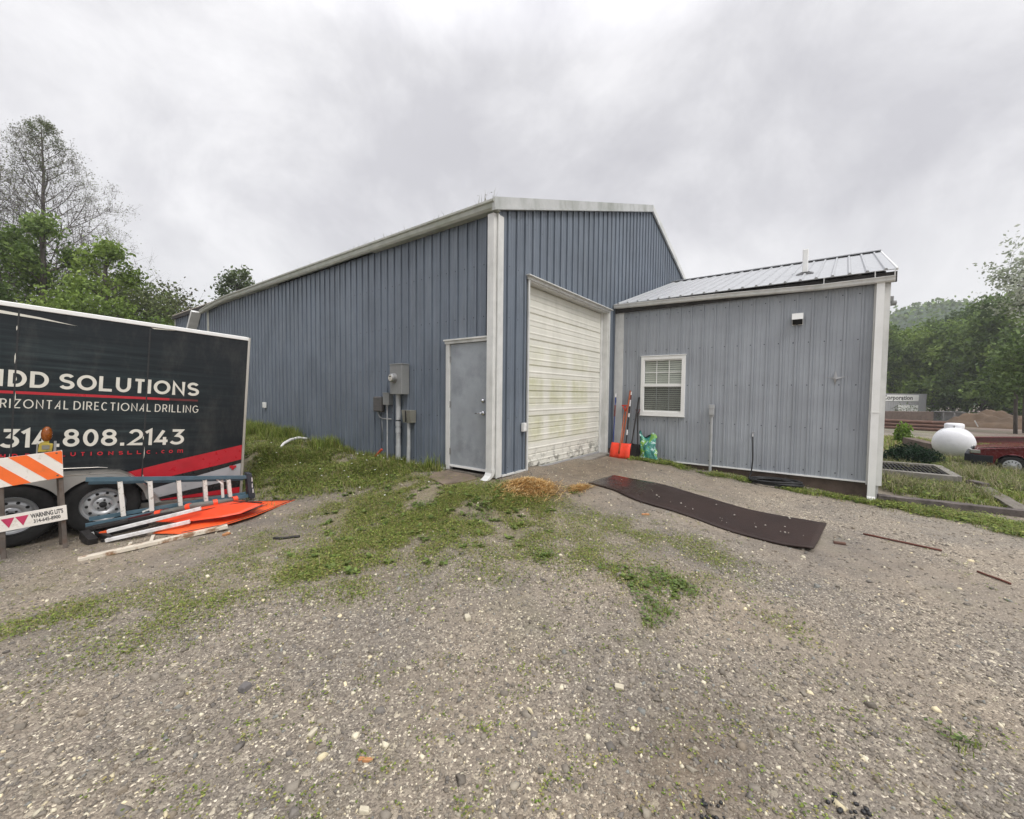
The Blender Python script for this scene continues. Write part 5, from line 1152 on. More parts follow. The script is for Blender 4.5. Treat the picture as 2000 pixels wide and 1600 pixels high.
# ------------------------------------------------------------------ heap of road signs
def sheet(mb, P3, n=1): mb.add(P3, [tuple(range(len(P3)))])
T = thing('road_sign', 'big flat orange diamond road sign, lowest of the heap', 'road sign', (-2.7, 2.4, -.43), 'orange road signs heaped by the trailer')
out_ = [(-1.88, 2.30, -.375), (-2.38, 2.80, -.38), (-2.85, 2.93, -.41), (-3.47, 2.45, -.475), (-3.31, 2.08, -.445), (-2.93, 1.95, -.425), (-2.54, 2.02, -.405)]
c3 = Vector((-2.7, 2.4, -.43)); ct = Vector((-2.65, 2.4, -.40))
def domed(mb, out_, ct, c3, rings=5):
    vs = [tuple(ct-c3)]; n = len(out_); K = n*6
    ed = []
    for i in range(n):
        a, b = Vector(out_[i]), Vector(out_[(i+1) % n])
        for k in range(6): ed.append(a.lerp(b, k/6))
    for r_ in range(1, rings+1):
        t = r_/rings
        for p in ed:
            q = ct.lerp(p, t); q.z += .005*math.sin(q.x*9+q.y*5)*(1-t); vs.append(tuple(q-c3))
    fs = [(0, 1+i, 1+(i+1) % K) for i in range(K)]
    for r_ in range(rings-1):
        for i in range(K): fs.append((1+r_*K+i, 1+(r_+1)*K+i, 1+(r_+1)*K+(i+1) % K, 1+r_*K+(i+1) % K))
    mb.add(vs, fs)
mb = MB(); domed(mb, out_, ct, c3); o = mb.build('panel', 'orange2', T, smooth=True); s_ = o.modifiers.new('s', 'SOLIDIFY'); s_.thickness = .006
mb = MB(); q = [Vector(p) for p in out_]
inn = [ct.lerp(p, .955)-c3+Vector((0, 0, .006)) for p in q]
for i in (0, 1, 4, 5, 6): mb.bar(inn[i], inn[(i+1) % 7], .012, .003)
mb.build('border_line', 'ink', T)
mb = MB(); mb.bar(Vector((-2.62, 2.15, -.385))-c3, Vector((-2.30, 2.36, -.37))-c3, .02, .003); mb.bar(Vector((-2.5, 2.3, -.376))-c3, Vector((-2.26, 2.32, -.37))-c3, .014, .003); mb.build('black_symbol', 'ink', T)
T = thing('road_sign', 'smaller bent orange sign lying on top of the heap', 'road sign', (-2.8, 2.45, -.3), 'orange road signs heaped by the trailer')
c3 = Vector((-2.8, 2.45, -.3)); ct = Vector((-2.78, 2.38, -.285))
out_ = [(-2.40, 2.04, -.27), (-2.53, 2.50, -.28), (-2.98, 2.72, -.32), (-3.38, 2.75, -.42), (-3.2, 2.4, -.40), (-2.90, 2.06, -.345), (-2.7, 2.0, -.33)]
mb = MB(); domed(mb, out_, ct, c3); o = mb.build('panel', 'orange', T, smooth=True); s_ = o.modifiers.new('s', 'SOLIDIFY'); s_.thickness = .005
mb = MB(); mb.bar(Vector((-3.2, 2.58, -.345))-c3, Vector((-2.5, 2.3, -.262))-c3, .012, .006); mb.bar(Vector((-2.6, 2.5, -.28))-c3, Vector((-2.43, 2.06, -.262))-c3, .02, .01); mb.build('cross_brace', 'darksteel', T)
c0 = Vector((-3.7, 2.9, -.5))
def wbar(name, label, catn, a, b, w, h, mm, group=None):
    a, b = Vector(a), Vector(b); o_ = (a+b)/2; mb = MB(); mb.bar(a-o_, b-o_, w, h); ob = mb.build(name, mm, None, bevel=.004); ob.location = o_; return tag(ob, label, catn, group)
wbar('white_post', 'upper long white post lying on the orange signs', 'post', (-3.80, 2.80, -.44), (-3.02, 2.34, -.255), .045, .04, 'polewhite')
wbar('white_post', 'lower white post resting on the ground end of the sign heap', 'post', (-3.84, 2.64, -.50), (-3.15, 2.28, -.38), .045, .04, 'polewhite')
T = thing('sign_stand', 'dark folded sign stand at the left end of the heap', 'sign stand', (-3.8, 3.0, -.53))
mb = MB(); o3 = Vector((-3.8, 3.0, -.53))
for a, b, w, h in (((-3.92, 3.12, -.5), (-3.3, 3.08, -.40), .05, .05), ((-3.95, 2.98, -.52), (-3.45, 2.72, -.43), .05, .04), ((-3.92, 3.1, -.44), (-3.78, 2.62, -.50), .05, .05), ((-3.88, 3.2, -.47), (-3.4, 3.0, -.42), .03, .03), ((-3.86, 2.76, -.53), (-3.5, 2.55, -.47), .04, .05), ((-3.95, 3.02, -.42), (-3.2, 2.78, -.36), .05, .05), ((-3.97, 3.0, -.47), (-3.93, 2.72, -.52), .08, .1), ((-3.9, 2.95, -.40), (-3.6, 2.9, -.38), .09, .04)): mb.bar(Vector(a)-o3, Vector(b)-o3, w, h)
mb.build('frame', 'darksteel', T, bevel=.004)
mb = MB(); mb.bar(Vector((-3.86, 3.06, -.42))-o3, Vector((-3.2, 2.95, -.34))-o3, .05, .03); mb.build('leg', 'maroon', T)
mb = MB(); mb.bar(Vector((-3.6, 2.95, -.43))-o3, Vector((-3.1, 2.8, -.36))-o3, .05, .03); mb.build('leg', 'darksteel', T)
mb = MB(); mb.lathe([(0, -.02), (.05, -.018), (.055, .018), (0, .02)], Vector((-3.92, 2.9, -.49))-o3, 'x', 16); mb.build('foot_pad', 'utility', T, smooth=True, angle=40)
mb = MB(); mb.bar(Vector((-3.86, 2.84, -.455))-o3, Vector((-3.74, 2.78, -.43))-o3, .03, .03); mb.build('orange_tip', 'orange2', T)
T = thing('rolled_sign', 'rolled grey sign fabric bound with orange wraps above the heap', 'rolled sign', (-3, 2.8, -.33))
o3 = Vector((-3, 2.8, -.33)); cp = [(-3.45, 3.04, -.40), (-3.2, 2.86, -.35), (-3.0, 2.68, -.29), (-2.78, 2.62, -.285), (-2.5, 2.62, -.29)]
mb = MB(); mb.tube([Vector(p)-o3 for p in cp], [.03, .038, .042, .036, .025], 12); mb.build('fabric_roll', 'graycloth', T, smooth=True)
for t in (.12, .42, .72, .93):
    P0 = along([(p[0], p[1]) for p in cp], t); zi = np.interp(t*4, range(5), [p[2] for p in cp]); P1 = along([(p[0], p[1]) for p in cp], t+.05); zj = np.interp(t*4+.2, range(5), [p[2] for p in cp])
    mb = MB(); mb.tube([Vector((P0[0], P0[1], zi+.004))-o3, Vector((P1[0], P1[1], zj+.006))-o3], .044, 12); mb.build('orange_wrap', 'orange', T, smooth=True, angle=50)
T = thing('barricade_rail', 'rust stained white board lying on the gravel before the sign heap', 'board', (-3.5, 1.95, -.47))
o3 = Vector((-3.5, 1.95, -.47))
mb = MB(); mb.bar(Vector((-4.12, 2.07, -.485))-o3, Vector((-2.9, 1.83, -.41))-o3, .075, .04); mb.build('rail', 'rustwhite', T, bevel=.004)
for a, b in (((-3.76, 2.00, -.46), (-3.70, 2.2, -.47)), ((-3.58, 1.98, -.45), (-3.50, 2.26, -.46))):
    mb = MB(); mb.bar(Vector(a)-o3, Vector(b)-o3, .03, .03); mb.build('peg', 'rustwhite', T)
# ------------------------------------------------------------------ timber beds, tank, car and yard to the right
def timber(name, label, a, b, w, h, mm='tie', up=(0, 0, 1)):
    a, b = Vector(a), Vector(b); c = (a+b)/2; mb = MB(); n = 6; d = (b-a); s = d.cross(Vector(up)).normalized()
    vs = []
    for i in range(n+1):
        p = a+d*i/n-c; j = .006
        for (u, v) in ((-w/2, -h/2), (w/2, -h/2), (w/2, h/2), (-w/2, h/2)): vs.append(p+s*(u+rnd.uniform(-j, j))+Vector((0, 0, v+rnd.uniform(-j, j))))
    mb.add(vs, [(i*4+j, i*4+(j+1) % 4, (i+1)*4+(j+1) % 4, (i+1)*4+j) for i in range(n) for j in range(4)]+[(3, 2, 1, 0), (n*4, n*4+1, n*4+2, n*4+3)])
    o = mb.build(name, mm, None, bevel=.008); o.location = c; return tag(o, label, 'timber')
timber('landscape_timber', 'long blackened landscape timber running right from the wing corner', (4.32, -4.74, -.45), (4.66, -7.4, -.47), .14, .13)
timber('landscape_timber', 'grey weathered plank slanting back from the long timber', (7.45, -6.62, -.565), (4.75, -6.43, -.455), .20, .06, 'wood')
timber('landscape_timber', 'short broken timber stub at the far end of the grey plank', (7.75, -6.50, -.53), (7.45, -6.66, -.53), .14, .13)
T = thing('window_well', 'low concrete kerb box covered by dark metal grate', 'window well', (9, -5.6, -.55))
o3 = Vector((9, -5.6, -.55)); A_, B_, C1, D1 = [Vector(p) for p in ((7.98, -4.4, -.44), (7.97, -6.36, -.45), (9.85, -6.38, -.46), (9.6, -4.4, -.46))]
mb = MB()
for p, q in ((A_, B_), (B_, C1), (C1, D1), (D1, A_)): mb.bar(p-o3-Vector((0, 0, .09)), q-o3-Vector((0, 0, .09)), .16, .20)
mb.build('kerb', 'concrete', T, bevel=.01)
mb = MB()
for i in range(26):
    t = (i+.5)/26; mb.bar(A_.lerp(B_, t)-o3+Vector((.12, 0, -.03)), D1.lerp(C1, t)-o3+Vector((-.12, 0, -.03)), .022, .03)
for t in (.1, .35, .65, .9): mb.bar(A_.lerp(D1, t)-o3+Vector((0, 0, -.045)), B_.lerp(C1, t)-o3+Vector((0, 0, -.045)), .03, .03)
mb.build('grate', 'darksteel', T)
mb = MB(); mb.add([Vector(p)-o3-Vector((0, 0, .22)) for p in (A_, B_, C1, D1)], [(0, 1, 2, 3)]); mb.build('pit', 'dark', T)
timber('retaining_block', 'brown concrete block wall end in front of the white tank', (15.4, -7.45, -.65), (17.6, -6.9, -.6), .35, .50, 'foundation')
def clumpbush(name, label, c, rad, n, s, pal, seed, catn='bush'):
    r = np.random.RandomState(seed); T = thing(name, label, catn, c)
    u = r.randn(n, 3); u /= np.linalg.norm(u, axis=1)[:, None]; u[:, 2] = np.abs(u[:, 2]); rr = (.55+.5*r.rand(n, 1)); p = u*rr*np.array(rad)
    p *= (1+.18*np.sin(u[:, :1]*7+u[:, 1:2]*5))
    d1 = r.randn(n, 3); d1 /= np.linalg.norm(d1, axis=1)[:, None]; d2 = np.cross(d1, r.randn(n, 3)); d2 /= np.linalg.norm(d2, axis=1)[:, None]
    ss = s*(.6+.8*r.rand(n, 1)); V = np.stack([p-d1*ss, p+d2*ss*.5, p+d1*ss, p-d2*ss*.5], 1).reshape(-1, 3)
    cc = np.array(pal)[r.randint(len(pal), size=n)]*(.65+.7*r.rand(n, 1)); np_mesh('foliage', V, np.arange(n*4).reshape(n, 4), 'leafattr', np.repeat(cc, 4, 0), T)
    mb = MB()
    for i in range(7):
        a = i*.9; mb.tube([(0, 0, -.1), (rad[0]*.4*math.cos(a), rad[1]*.4*math.sin(a), rad[2]*.35), (rad[0]*.75*math.cos(a), rad[1]*.75*math.sin(a), rad[2]*.6)], [.02, .012, .005], 5)
    mb.build('stems', 'bark', T); return T
clumpbush('juniper_bush', 'dark green spreading juniper behind the metal grate', (11.6, -6.15, -.66), (.75, .62, .48), 9000, .030, [(.012, .035, .016), (.02, .05, .02), (.008, .025, .012)], 51)
clumpbush('sapling', 'bright green leafy sapling left of the white tank', (19.5, -7.0, -.7), (.30, .30, .8), 700, .07, [(.14, .24, .03), (.19, .28, .05)], 52, 'sapling')
clumpbush('shrub', 'thin green shrub growing before the grey container', (50, -11.0, -.6), (1.0, 1.2, 1.5), 200, .08, [(.09, .13, .05), (.12, .15, .07)], 53, 'shrub')
clumpbush('shrub', 'low thin shrub before the container lettering end', (50, -13.0, -.8), (.8, .9, .9), 130, .08, [(.09, .13, .05), (.12, .15, .07)], 54, 'shrub')
# propane tank
T = thing('propane_tank', 'white domed propane tank in the grass beside the red car', 'tank', Matrix.Translation((14.9, -7.62, -.83)) @ Matrix.Rotation(math.radians(-11), 4, 'Z') @ Matrix.Scale(1.06, 4))
R_ = .475; prof = []
for i in range(9): a = math.radians(90*i/8); prof.append((R_*math.sin(a), -1.0-.30*math.cos(a)))
for i in range(9): a = math.radians(90*i/8); prof.append((R_*math.cos(a), 1.0+.30*math.sin(a)))
prof = [(max(a, 0), b-.62 if b > 0 else b+.62) for a, b in prof]
mb = MB(); mb.lathe(prof, (0, 0, .56), 'x', 40); mb.build('vessel', 'tank', T, smooth=True)
mb = MB(); mb.lathe([(.215, .0), (.225, .10), (.215, .15), (.17, .175), (0, .185)], (0, 0, .99), 'z', 28); DM = mb.build('dome', 'tank', T, smooth=True, angle=50)
mb = MB(); mb.tube([(-.235, .0, 1.10), (-.24, .0, 1.03)], .016, 8); mb.build('latch', 'utility', DM)
for x in (-.3, .3): mb = MB(); mb.box((x-.06, -.32, -.12), (x+.06, .32, .14)); mb.build('saddle', 'concrete', T)
# red car
def make_car():
    T = thing('parked_car', 'old dark red car with black bumper beside the white tank', 'car', (12.3, -8.25, -.70))
    # local: x across (near side -x), y forward, z up
    L0, L1 = -3.35, .86
    def prof(z_):  # outline of side view (y, z)
        return z_
    body = [(-3.35, .32), (-3.4, .55), (-3.36, .80), (-3.2, .90), (-2.6, .92), (-.72, .91), (-.1, .83), (.55, .73), (.76, .69), (.84, .60), (.86, .42), (.80, .30), (.60, .22), (.34, .22)]
    arch = lambda cy: [(cy+.335*math.cos(math.radians(t)), .27+.335*math.sin(math.radians(t))) for t in range(0, 181, 15)]
    out = body[:-1]+[(.40, .22)]+arch(0)+[(-.36, .20), (-2.16, .20)]+arch(-2.5)+[(-2.9, .22), (-3.25, .24)]
    mb = MB(); n = len(out); vs = []; 
    secs = [(-.80, 1.0, .02), (-.835, .995, 0), (.835, .995, 0), (.80, 1.0, .02)]
    tri = tessellate_polygon([[Vector((a, b, 0)) for a, b in out]])
    for x, k, t in ((-.79, 1, .014), (-.83, 1, -.0), (.83, 1, 0), (.79, 1, .014)):
        for y, z in out:
            zz_ = z+(t if z > .6 else 0)-(0 if z < .6 else .012*(abs(x) > .8)); yy = y-(.07*(y > .5))*(abs(x) > .8)
            vs.append((x, yy, zz_))
    fs = []
    for s in range(3):
        for i in range(n): fs.append((s*n+i, s*n+(i+1) % n, (s+1)*n+(i+1) % n, (s+1)*n+i))
    fs += [tuple(t) for t in tri]+[tuple(3*n+i for i in t) for t in tri]
    mb.add(vs, fs); BD = mb.build('body', 'carred', T, bevel=.02)
    mb = MB(); vs = []
    for x, dz in ((-.76, 0), (-.4, .018), (0, .024), (.4, .018), (.76, 0)):
        for y, z in ((-.70, .922), (-.1, .842), (.5, .752), (.74, .705)): vs.append((x, y, z+dz+.012))
    mb.add(vs, [(i*4+j, i*4+j+1, (i+1)*4+j+1, (i+1)*4+j) for i in range(4) for j in range(3)]); mb.build('hood', 'carhood_sheen', BD, smooth=True)
    mb = MB(); mb.add([(-.70, -.75, .93), (.70, -.75, .93), (.56, -1.35, 1.33), (-.56, -1.35, 1.33), (-.54, -2.35, 1.34), (.54, -2.35, 1.34), (.66, -3.0, .93), (-.66, -3.0, .93)],
        [(0, 1, 2, 3), (3, 2, 5, 4), (4, 5, 6, 7), (0, 3, 4, 7), (1, 6, 5, 2), (0, 7, 6, 1)]); mb.build('cabin', 'blackvinyl', BD, bevel=.03)
    mb = MB(); mb.add([(-.57, -1.35, 1.335), (.57, -1.35, 1.335), (.55, -2.35, 1.345), (-.55, -2.35, 1.345), (-.53, -1.4, 1.365), (.53, -1.4, 1.365), (.5, -2.3, 1.37), (-.5, -2.3, 1.37)], [(4, 5, 6, 7), (0, 1, 5, 4), (1, 2, 6, 5), (2, 3, 7, 6), (3, 0, 4, 7)]); mb.build('roof', 'carred', BD)
    mb = MB(); mb.box((-.84, .74, .32), (.84, .94, .55)); mb.box((-.858, .36, .32), (-.83, .80, .53)); mb.box((.83, .36, .32), (.858, .80, .53)); mb.box((-.845, .48, .18), (.845, .80, .318))
    mb.build('bumper', 'bumper', T, bevel=.03)
    for s in (-1, 1):
        mb = MB(); mb.box((s*.42, .80, .57), (s*.76, .855, .685)); mb.build('headlight', 'headlight', T, bevel=.015)
        mb = MB(); mb.box((s*.77, .62, .575), (s*.846, .82, .68)); mb.build('marker_lamp', 'headlight', T, bevel=.012)
    mb = MB(); mb.box((-.40, .80, .57), (.40, .845, .68)); mb.build('grille', 'bumper', T)
    mb = MB(); mb.box((-.842, -3.2, .50), (-.832, -.38, .545)); mb.box((.832, -3.2, .50), (.842, -.38, .545)); mb.build('side_moulding', 'bumper', T)
    for s in (-1, 1):
        for cy in (0, -2.5):
            mb = MB(); x0, x1 = (s*.62, s*.815); mb.lathe([(.17, x1), (.24, x1+s*.008), (.275, x1-s*.01), (.285, x1-s*.05), (.285, x0+s*.03), (.26, x0), (.16, x0)], (0, cy, .27), 'x', 32, closed=True); w = mb.build('wheel', 'tyre', T, smooth=True, angle=45)
            mb = MB(); mb.lathe([(0, x1+s*.016), (.05, x1+s*.014), (.07, x1+s*.004), (.15, x1+s*.01), (.18, x1+s*.004), (.185, x1-s*.01)], (0, cy, .27), 'x', 32); h = mb.build('hubcap', 'rim', w, smooth=True, angle=45)
            mb = MB()
            for i in range(12):
                a = 2*PI*i/12; c = Vector((x1+s*.0125, cy+.125*math.cos(a), .27+.125*math.sin(a))); u = Vector((0, math.cos(a), math.sin(a))); v = Vector((0, -u.z, u.y))
                mb.add([c-u*.022-v*.007, c-u*.022+v*.007, c+u*.022+v*.013, c+u*.022-v*.013], [(0, 1, 2, 3)])
            mb.build('slots', 'dark', h)
    for s in (-1, 1):
        mb = MB(); mb.box((s*.70, -.78, .96), (s*.90, -.70, 1.06)); mb.build('mirror', 'bumper', T, bevel=.02)
    return T
cr_ = make_car(); cr_.location = (12.35, -8.25, -.78); cr_.rotation_euler = (0, 0, math.radians(-14)); cr_.scale = (.9, .9, .9)
# low red beam, pipes, concrete wall, container, earth mound
mb = MB(); a, b = Vector((21.5, -9.3, -.72)), Vector((25.5, -13.5, -.75)); c = (a+b)/2; mb.bar(a-c, b-c, .3, .06); mb.bar(a-c+Vector((0, 0, .12)), b-c+Vector((0, 0, .12)), .06, .24); mb.bar(a-c+Vector((0, 0, .25)), b-c+Vector((0, 0, .25)), .3, .04)
o = mb.build('steel_beam', 'maroon', None); o.location = c; tag(o, 'dark red steel beam lying behind the tank and car', 'beam')
pp = bpy.data.meshes.new('x'); mb = MB(); mb.tube([(0, -3, 0), (0, 3, 0)], .11, 10); mb.lathe([(.115, 0), (.09, 0)], (0, -3.01, 0), 'y', 10)
p0 = mb.build('steel_pipe', 'rust', None, smooth=True, angle=40)
spots = [(i*.25, .11) for i in range(6)]+[(.12+i*.25, .32) for i in range(5)]+[(.3+i*.25, .52) for i in range(3)]
tag(p0, 'rusty steel pipe in the low pile across the muddy yard', 'pipe', 'rusty pipes piled across the yard')
for i, (dx, z) in enumerate(spots):
    o = p0 if i == 0 else p0.copy()
    if i: C.objects.link(o)
    o.location = (31.5+dx*1.2, -7.6+rnd.uniform(-.5, .5), -.85+z); o.rotation_euler = (0, 0, rnd.uniform(-.06, .06)-.1)
mb = MB(); mb.box((-.3, -2.6, -.4), (.3, 5.5, 1.0)); o = mb.build('block_wall', 'foundation', None, bevel=.03); o.location = (48.0, -10.6, -1.05); o.rotation_euler = (0, 0, .605); tag(o, 'dark low block wall before the grey container', 'wall')
mb = MB()
for y in (-1.6, -.9, -.2, .5): mb.box((-.3, y, 0), (-.24, y+.07, 1.0))
mb.box((-.3, -1.6, .94), (.3, .57, 1.0)); mb.box((-.3, -1.6, .0), (.3, .57, .06)); mb.box((.24, -1.6, 0), (.3, .57, 1.))
o = mb.build('steel_crate', 'utility', None); o.location = (49.6, -13.4, -1.0); tag(o, 'grey open steel crate at the end of the block wall', 'crate')
T = thing('storage_container', 'long grey container with black lettering on its white sign', 'container', Matrix.Translation((59.6, -9.8, -1.0)) @ Matrix.Rotation(math.radians(37), 4, 'Z'))
mb = MB(); mb.box((0, -6, 0), (2.4, 6, 2.65)); mb.box((-.04, -6.02, 2.6), (2.44, 6.02, 2.70))
for y in np.arange(-5.8, 6, .3): mb.box((-.03, y, .1), (.0, y+.14, 2.58))
mb.build('body', 'container', T)
mb = MB(); mb.box((-.07, -5.0, 1.82), (-.045, 6, 2.56)); SG = mb.build('name_sign', 'white', T)
mb = MB(); mb.box((-.06, -5.0, .62), (-.045, -2.6, 1.35)); mb.build('lower_sign', 'white', T)
text_mesh('lettering', 'g Corporation', .68, 'ink', SG, (-.075, -.25, 2.0), (0, -1, 0), (0, 0, 1), .018, 1.02)
mb = MB(); nu = 40; vs = []
for j in range(nu+1):
    for i in range(nu+1):
        u, v = i/nu*2-1, j/nu*2-1; d = math.hypot(u, v); h = 1.15*max(0, math.cos(min(1, d)*PI/2))**.7*(1+.22*math.sin(5*u+3*v)+.14*math.sin(11*u-7*v)+.08*math.sin(23*u+17*v))+.05*math.sin(31*u)*math.sin(29*v)
        vs.append((u*2.6, v*3.4, h-.1))
mb.add(vs, [(j*(nu+1)+i, j*(nu+1)+i+1, (j+1)*(nu+1)+i+1, (j+1)*(nu+1)+i) for j in range(nu) for i in range(nu)])
o = mb.build('earth_mound', 'dirtmound', None, smooth=True); o.location = (43.6, -15.6, -1.08); tag(o, 'bare brown mound of earth before the trees', 'mound')
mb = MB(); mb.bar((0, 0, -.1), (.04, .16, .30), .09, .05); o = mb.build('leaning_post', 'white', None); o.location = (35.5, -12.7, -.55); tag(o, 'small white post leaning before the brown mound', 'post')

# ------------------------------------------------------------------ trees
def segs_mesh(name, S, mm, parent):
    """S: list of (p, q, r0, r1) -> one mesh of tapered prisms"""
    S = [s for s in S]; A_ = np.array([s[0] for s in S], float); B_ = np.array([s[1] for s in S], float); ra = np.array([s[2] for s in S]); rb = np.array([s[3] for s in S])
    d = B_-A_; d /= np.linalg.norm(d, axis=1)[:, None]+1e-9
    ref = np.where(np.abs(d[:, 2:3]) > .9, np.array([[1., 0, 0]]), np.array([[0, 0, 1.]])); u = np.cross(d, ref); u /= np.linalg.norm(u, axis=1)[:, None]; v = np.cross(d, u)
    n = 4; V = []
    for P_, r_ in ((A_, ra), (B_, rb)):
        for j in range(n): t = 2*PI*j/n; V.append(P_+(u*math.cos(t)+v*math.sin(t))*r_[:, None])
    V = np.stack(V, 1); q = np.array([(j, (j+1) % n, n+(j+1) % n, n+j) for j in range(n)])
    Fc = (q[None]+np.arange(len(S))[:, None, None]*2*n).reshape(-1, 4)
    return np_mesh(name, V.reshape(-1, 3), Fc, mm, None, parent)
def branch(rr, p, d, L, r, S, tips, lvl, kids, spread, up, wob, leafy=2):
    n = max(3, int(L/.35)) if lvl < 2 else 3; n = min(n, 9); step = L/n; p = Vector(p); d = Vector(d).normalized(); pts_ = []
    for i in range(n):
        d = (d+Vector((rr.uniform(-1, 1), rr.uniform(-1, 1), rr.uniform(-1, 1)))*wob+Vector((0, 0, up))*.5).normalized()
        q = p+d*step; r0 = r*(1-.85*i/n); r1 = r*(1-.85*(i+1)/n); S.append((tuple(p), tuple(q), r0, r1)); pts_.append((q.copy(), d.copy(), (i+1)/n, r1)); p = q
        if lvl >= leafy: tips.append(tuple(q))
    if lvl < len(kids):
        for k in range(kids[lvl]):
            t = rr.uniform(.25, 1.) if lvl else rr.uniform(.3, 1.); j = min(n-1, int(t*n)); q, dd, f, rr_ = pts_[j]
            a = rr.uniform(0, 2*PI); o = dd.orthogonal().normalized(); o.rotate(Matrix.Rotation(a, 3, dd)); nd = (dd*(1-spread)+o*spread+Vector((0, 0, .15))).normalized()
            branch(rr, q, nd, L*rr.uniform(.38, .62)*(1.15-.5*f), max(rr_*.7, .006), S, tips, lvl+1, kids, spread, up*.6, wob*1.15, leafy)
def leafcloud(tips, n, s, jit, pal, seed, parent, flat=.0):
    r = np.random.RandomState(seed); T_ = np.array(tips); p = T_[r.randint(len(T_), size=n)]+r.randn(n, 3)*jit
    d1 = r.randn(n, 3); d1 /= np.linalg.norm(d1, axis=1)[:, None]; d2 = np.cross(d1, r.randn(n, 3)); d2 /= np.linalg.norm(d2, axis=1)[:, None]
    ss = s*(.5+r.rand(n, 1)); V = np.stack([p-d1*ss, p+d2*ss*.55, p+d1*ss, p-d2*ss*.55], 1).reshape(-1, 3)
    # colour varies branch by branch and leaf by leaf
    cl = np.sin(p[:, 0]*1.3+seed)+np.sin(p[:, 1]*1.7)+np.sin(p[:, 2]*2.1+p[:, 0]); cc = np.array(pal)[np.clip(((cl+3)/6*len(pal)+r.randn(n)*.6).astype(int), 0, len(pal)-1)]*(.7+.6*r.rand(n, 1))
    return np_mesh('crown', V, np.arange(n*4).reshape(n, 4), 'leafattr', np.repeat(cc, 4, 0), parent)
PG = [(.07, .115, .03), (.11, .17, .042), (.16, .235, .055), (.22, .30, .08)]
PB = [(.12, .18, .035), (.18, .26, .05), (.23, .31, .07)]
PD = [(.06, .10, .03), (.09, .14, .04), (.13, .19, .055)]
PO = [(.075, .085, .035), (.10, .10, .045), (.07, .055, .04)]
PP = [(.28, .32, .22), (.38, .42, .32), (.50, .53, .45)]
def leafy_tree(label, x, y, H, rad, seed, pal, nleaf, ls, group=None, name='leafy_tree', catn='tree', trunk=.3, kids=(9, 6, 4), jit=.35, lean=(0, 0), mm='bark', up=.12, low=.25, clump=0):
    rr = random.Random(seed); z = tz(x, y)-.15; T = thing(name, label, catn, (x, y, z), group); S = []; tips = []
    p = Vector((0, 0, 0)); n = 7; P_ = []
    for i in range(n):
        q = p+Vector((lean[0]/n+rr.uniform(-.1, .1)*H/12, lean[1]/n+rr.uniform(-.1, .1)*H/12, H*.86/n)); S.append((tuple(p), tuple(q), trunk*(1-.8*i/n), trunk*(1-.8*(i+1)/n))); P_.append((p, q)); p = q
    for i in range(kids[0]*2):
        f = low+(1-low)*(i/(kids[0]*2-1))**.9; j = min(n-1, int(f*n)); q = P_[j][0].lerp(P_[j][1], f*n-j if j < n else 1)
        a = i*2.4+rr.uniform(-.4, .4); prof_ = math.sin(PI*min(1, .28+.68*(f-low)/(1-low)))
        L = rad*(.55+.6*prof_)*rr.uniform(.75, 1.1); dz = .25+.9*f
        branch(rr, q, (math.cos(a), math.sin(a), dz*rr.uniform(.6, 1.1)), L, trunk*.33*(1-.6*f), S, tips, 1, kids, .55, up, .16)
    segs_mesh('trunk', S, mm, T)
    if clump: tips = [t for t in tips if math.sin(t[0]*1.9+seed)+math.sin(t[1]*2.3+1)+math.sin(t[2]*2.7+t[0]*1.1) > clump-1.5]
    leafcloud(tips, nleaf, ls, jit, pal, seed, T); return T
def bare_tree(label, x, y, H, rad, seed, group=None, nleaf=9000, one=None):
    rr = random.Random(seed); z = tz(x, y)-.15; T = thing('bare_conifer', label, 'tree', (x, y, z), group); S = []; tips = []; p = Vector((0, 0, 0)); n = 12; P_ = []
    for i in range(n):
        q = p+Vector((rr.uniform(-.06, .1), rr.uniform(-.08, .08), H/n)); S.append((tuple(p), tuple(q), .26*(1-.93*i/n), .26*(1-.93*(i+1)/n))); P_.append((p, q)); p = q
    nb_ = 62
    for i in range(nb_):
        f = .16+.83*(i/(nb_-1)); j = min(n-1, int(f*n)); q = P_[j][0].lerp(P_[j][1], f*n-j); a = i*2.4+rr.uniform(-.3, .3)
        L = (rad*(1-f)**.95*1.22+.3)*rr.uniform(.65, 1.08)
        branch(rr, q, (math.cos(a), math.sin(a), .50+.4*f+rr.uniform(-.1, .2)), L, .055*(1-.75*f)+.01, S, tips, 1, (0, 13, 7), .5, .10, .10, 2)
    segs_mesh('trunk', S, 'barkgray', T); leafcloud(tips, nleaf, .034, .12, [(.12, .15, .06), (.15, .14, .10), (.17, .20, .08)], seed, T); return T
GL_ = 'trees rising behind the trailer'
bare_tree('tall bare conifer with straight trunk and feathery branches behind the trailer', -2.0, 33.9, 17.6, 7.4, 61, GL_, 26000)
bare_tree('bare conifer cut by the left edge of the photo', -5.2, 34.2, 16.8, 6.4, 62, GL_, 16000)
leafy_tree('dark green tree cut by the left photo edge', -4.1, 25.6, 8.6, 2.2, 63, PG[:3], 7000, .08, GL_, clump=1.2)
leafy_tree('dark green tree before the tall bare trunk', -2.6, 24.3, 9.9, 1.5, 64, PG, 6500, .08, GL_, kids=(6, 5, 4), jit=.2, clump=1.0)
leafy_tree('bright green tree with a pointed top right of the bare trunk', -.9, 23.0, 8.9, 1.4, 65, PB, 5500, .08, GL_, kids=(6, 5, 4), jit=.2, clump=1.0)
leafy_tree('low bright green tree just above the trailer roof', -1.6, 21.5, 5.0, 1.7, 66, PB, 6000, .08, GL_, clump=1.0)
leafy_tree('pale yellow green tree between the green and the brown ones', .8, 26.0, 7.2, 2.0, 67, [(.13, .17, .06), (.17, .2, .08), (.11, .14, .06)], 6000, .09, GL_, jit=.45)
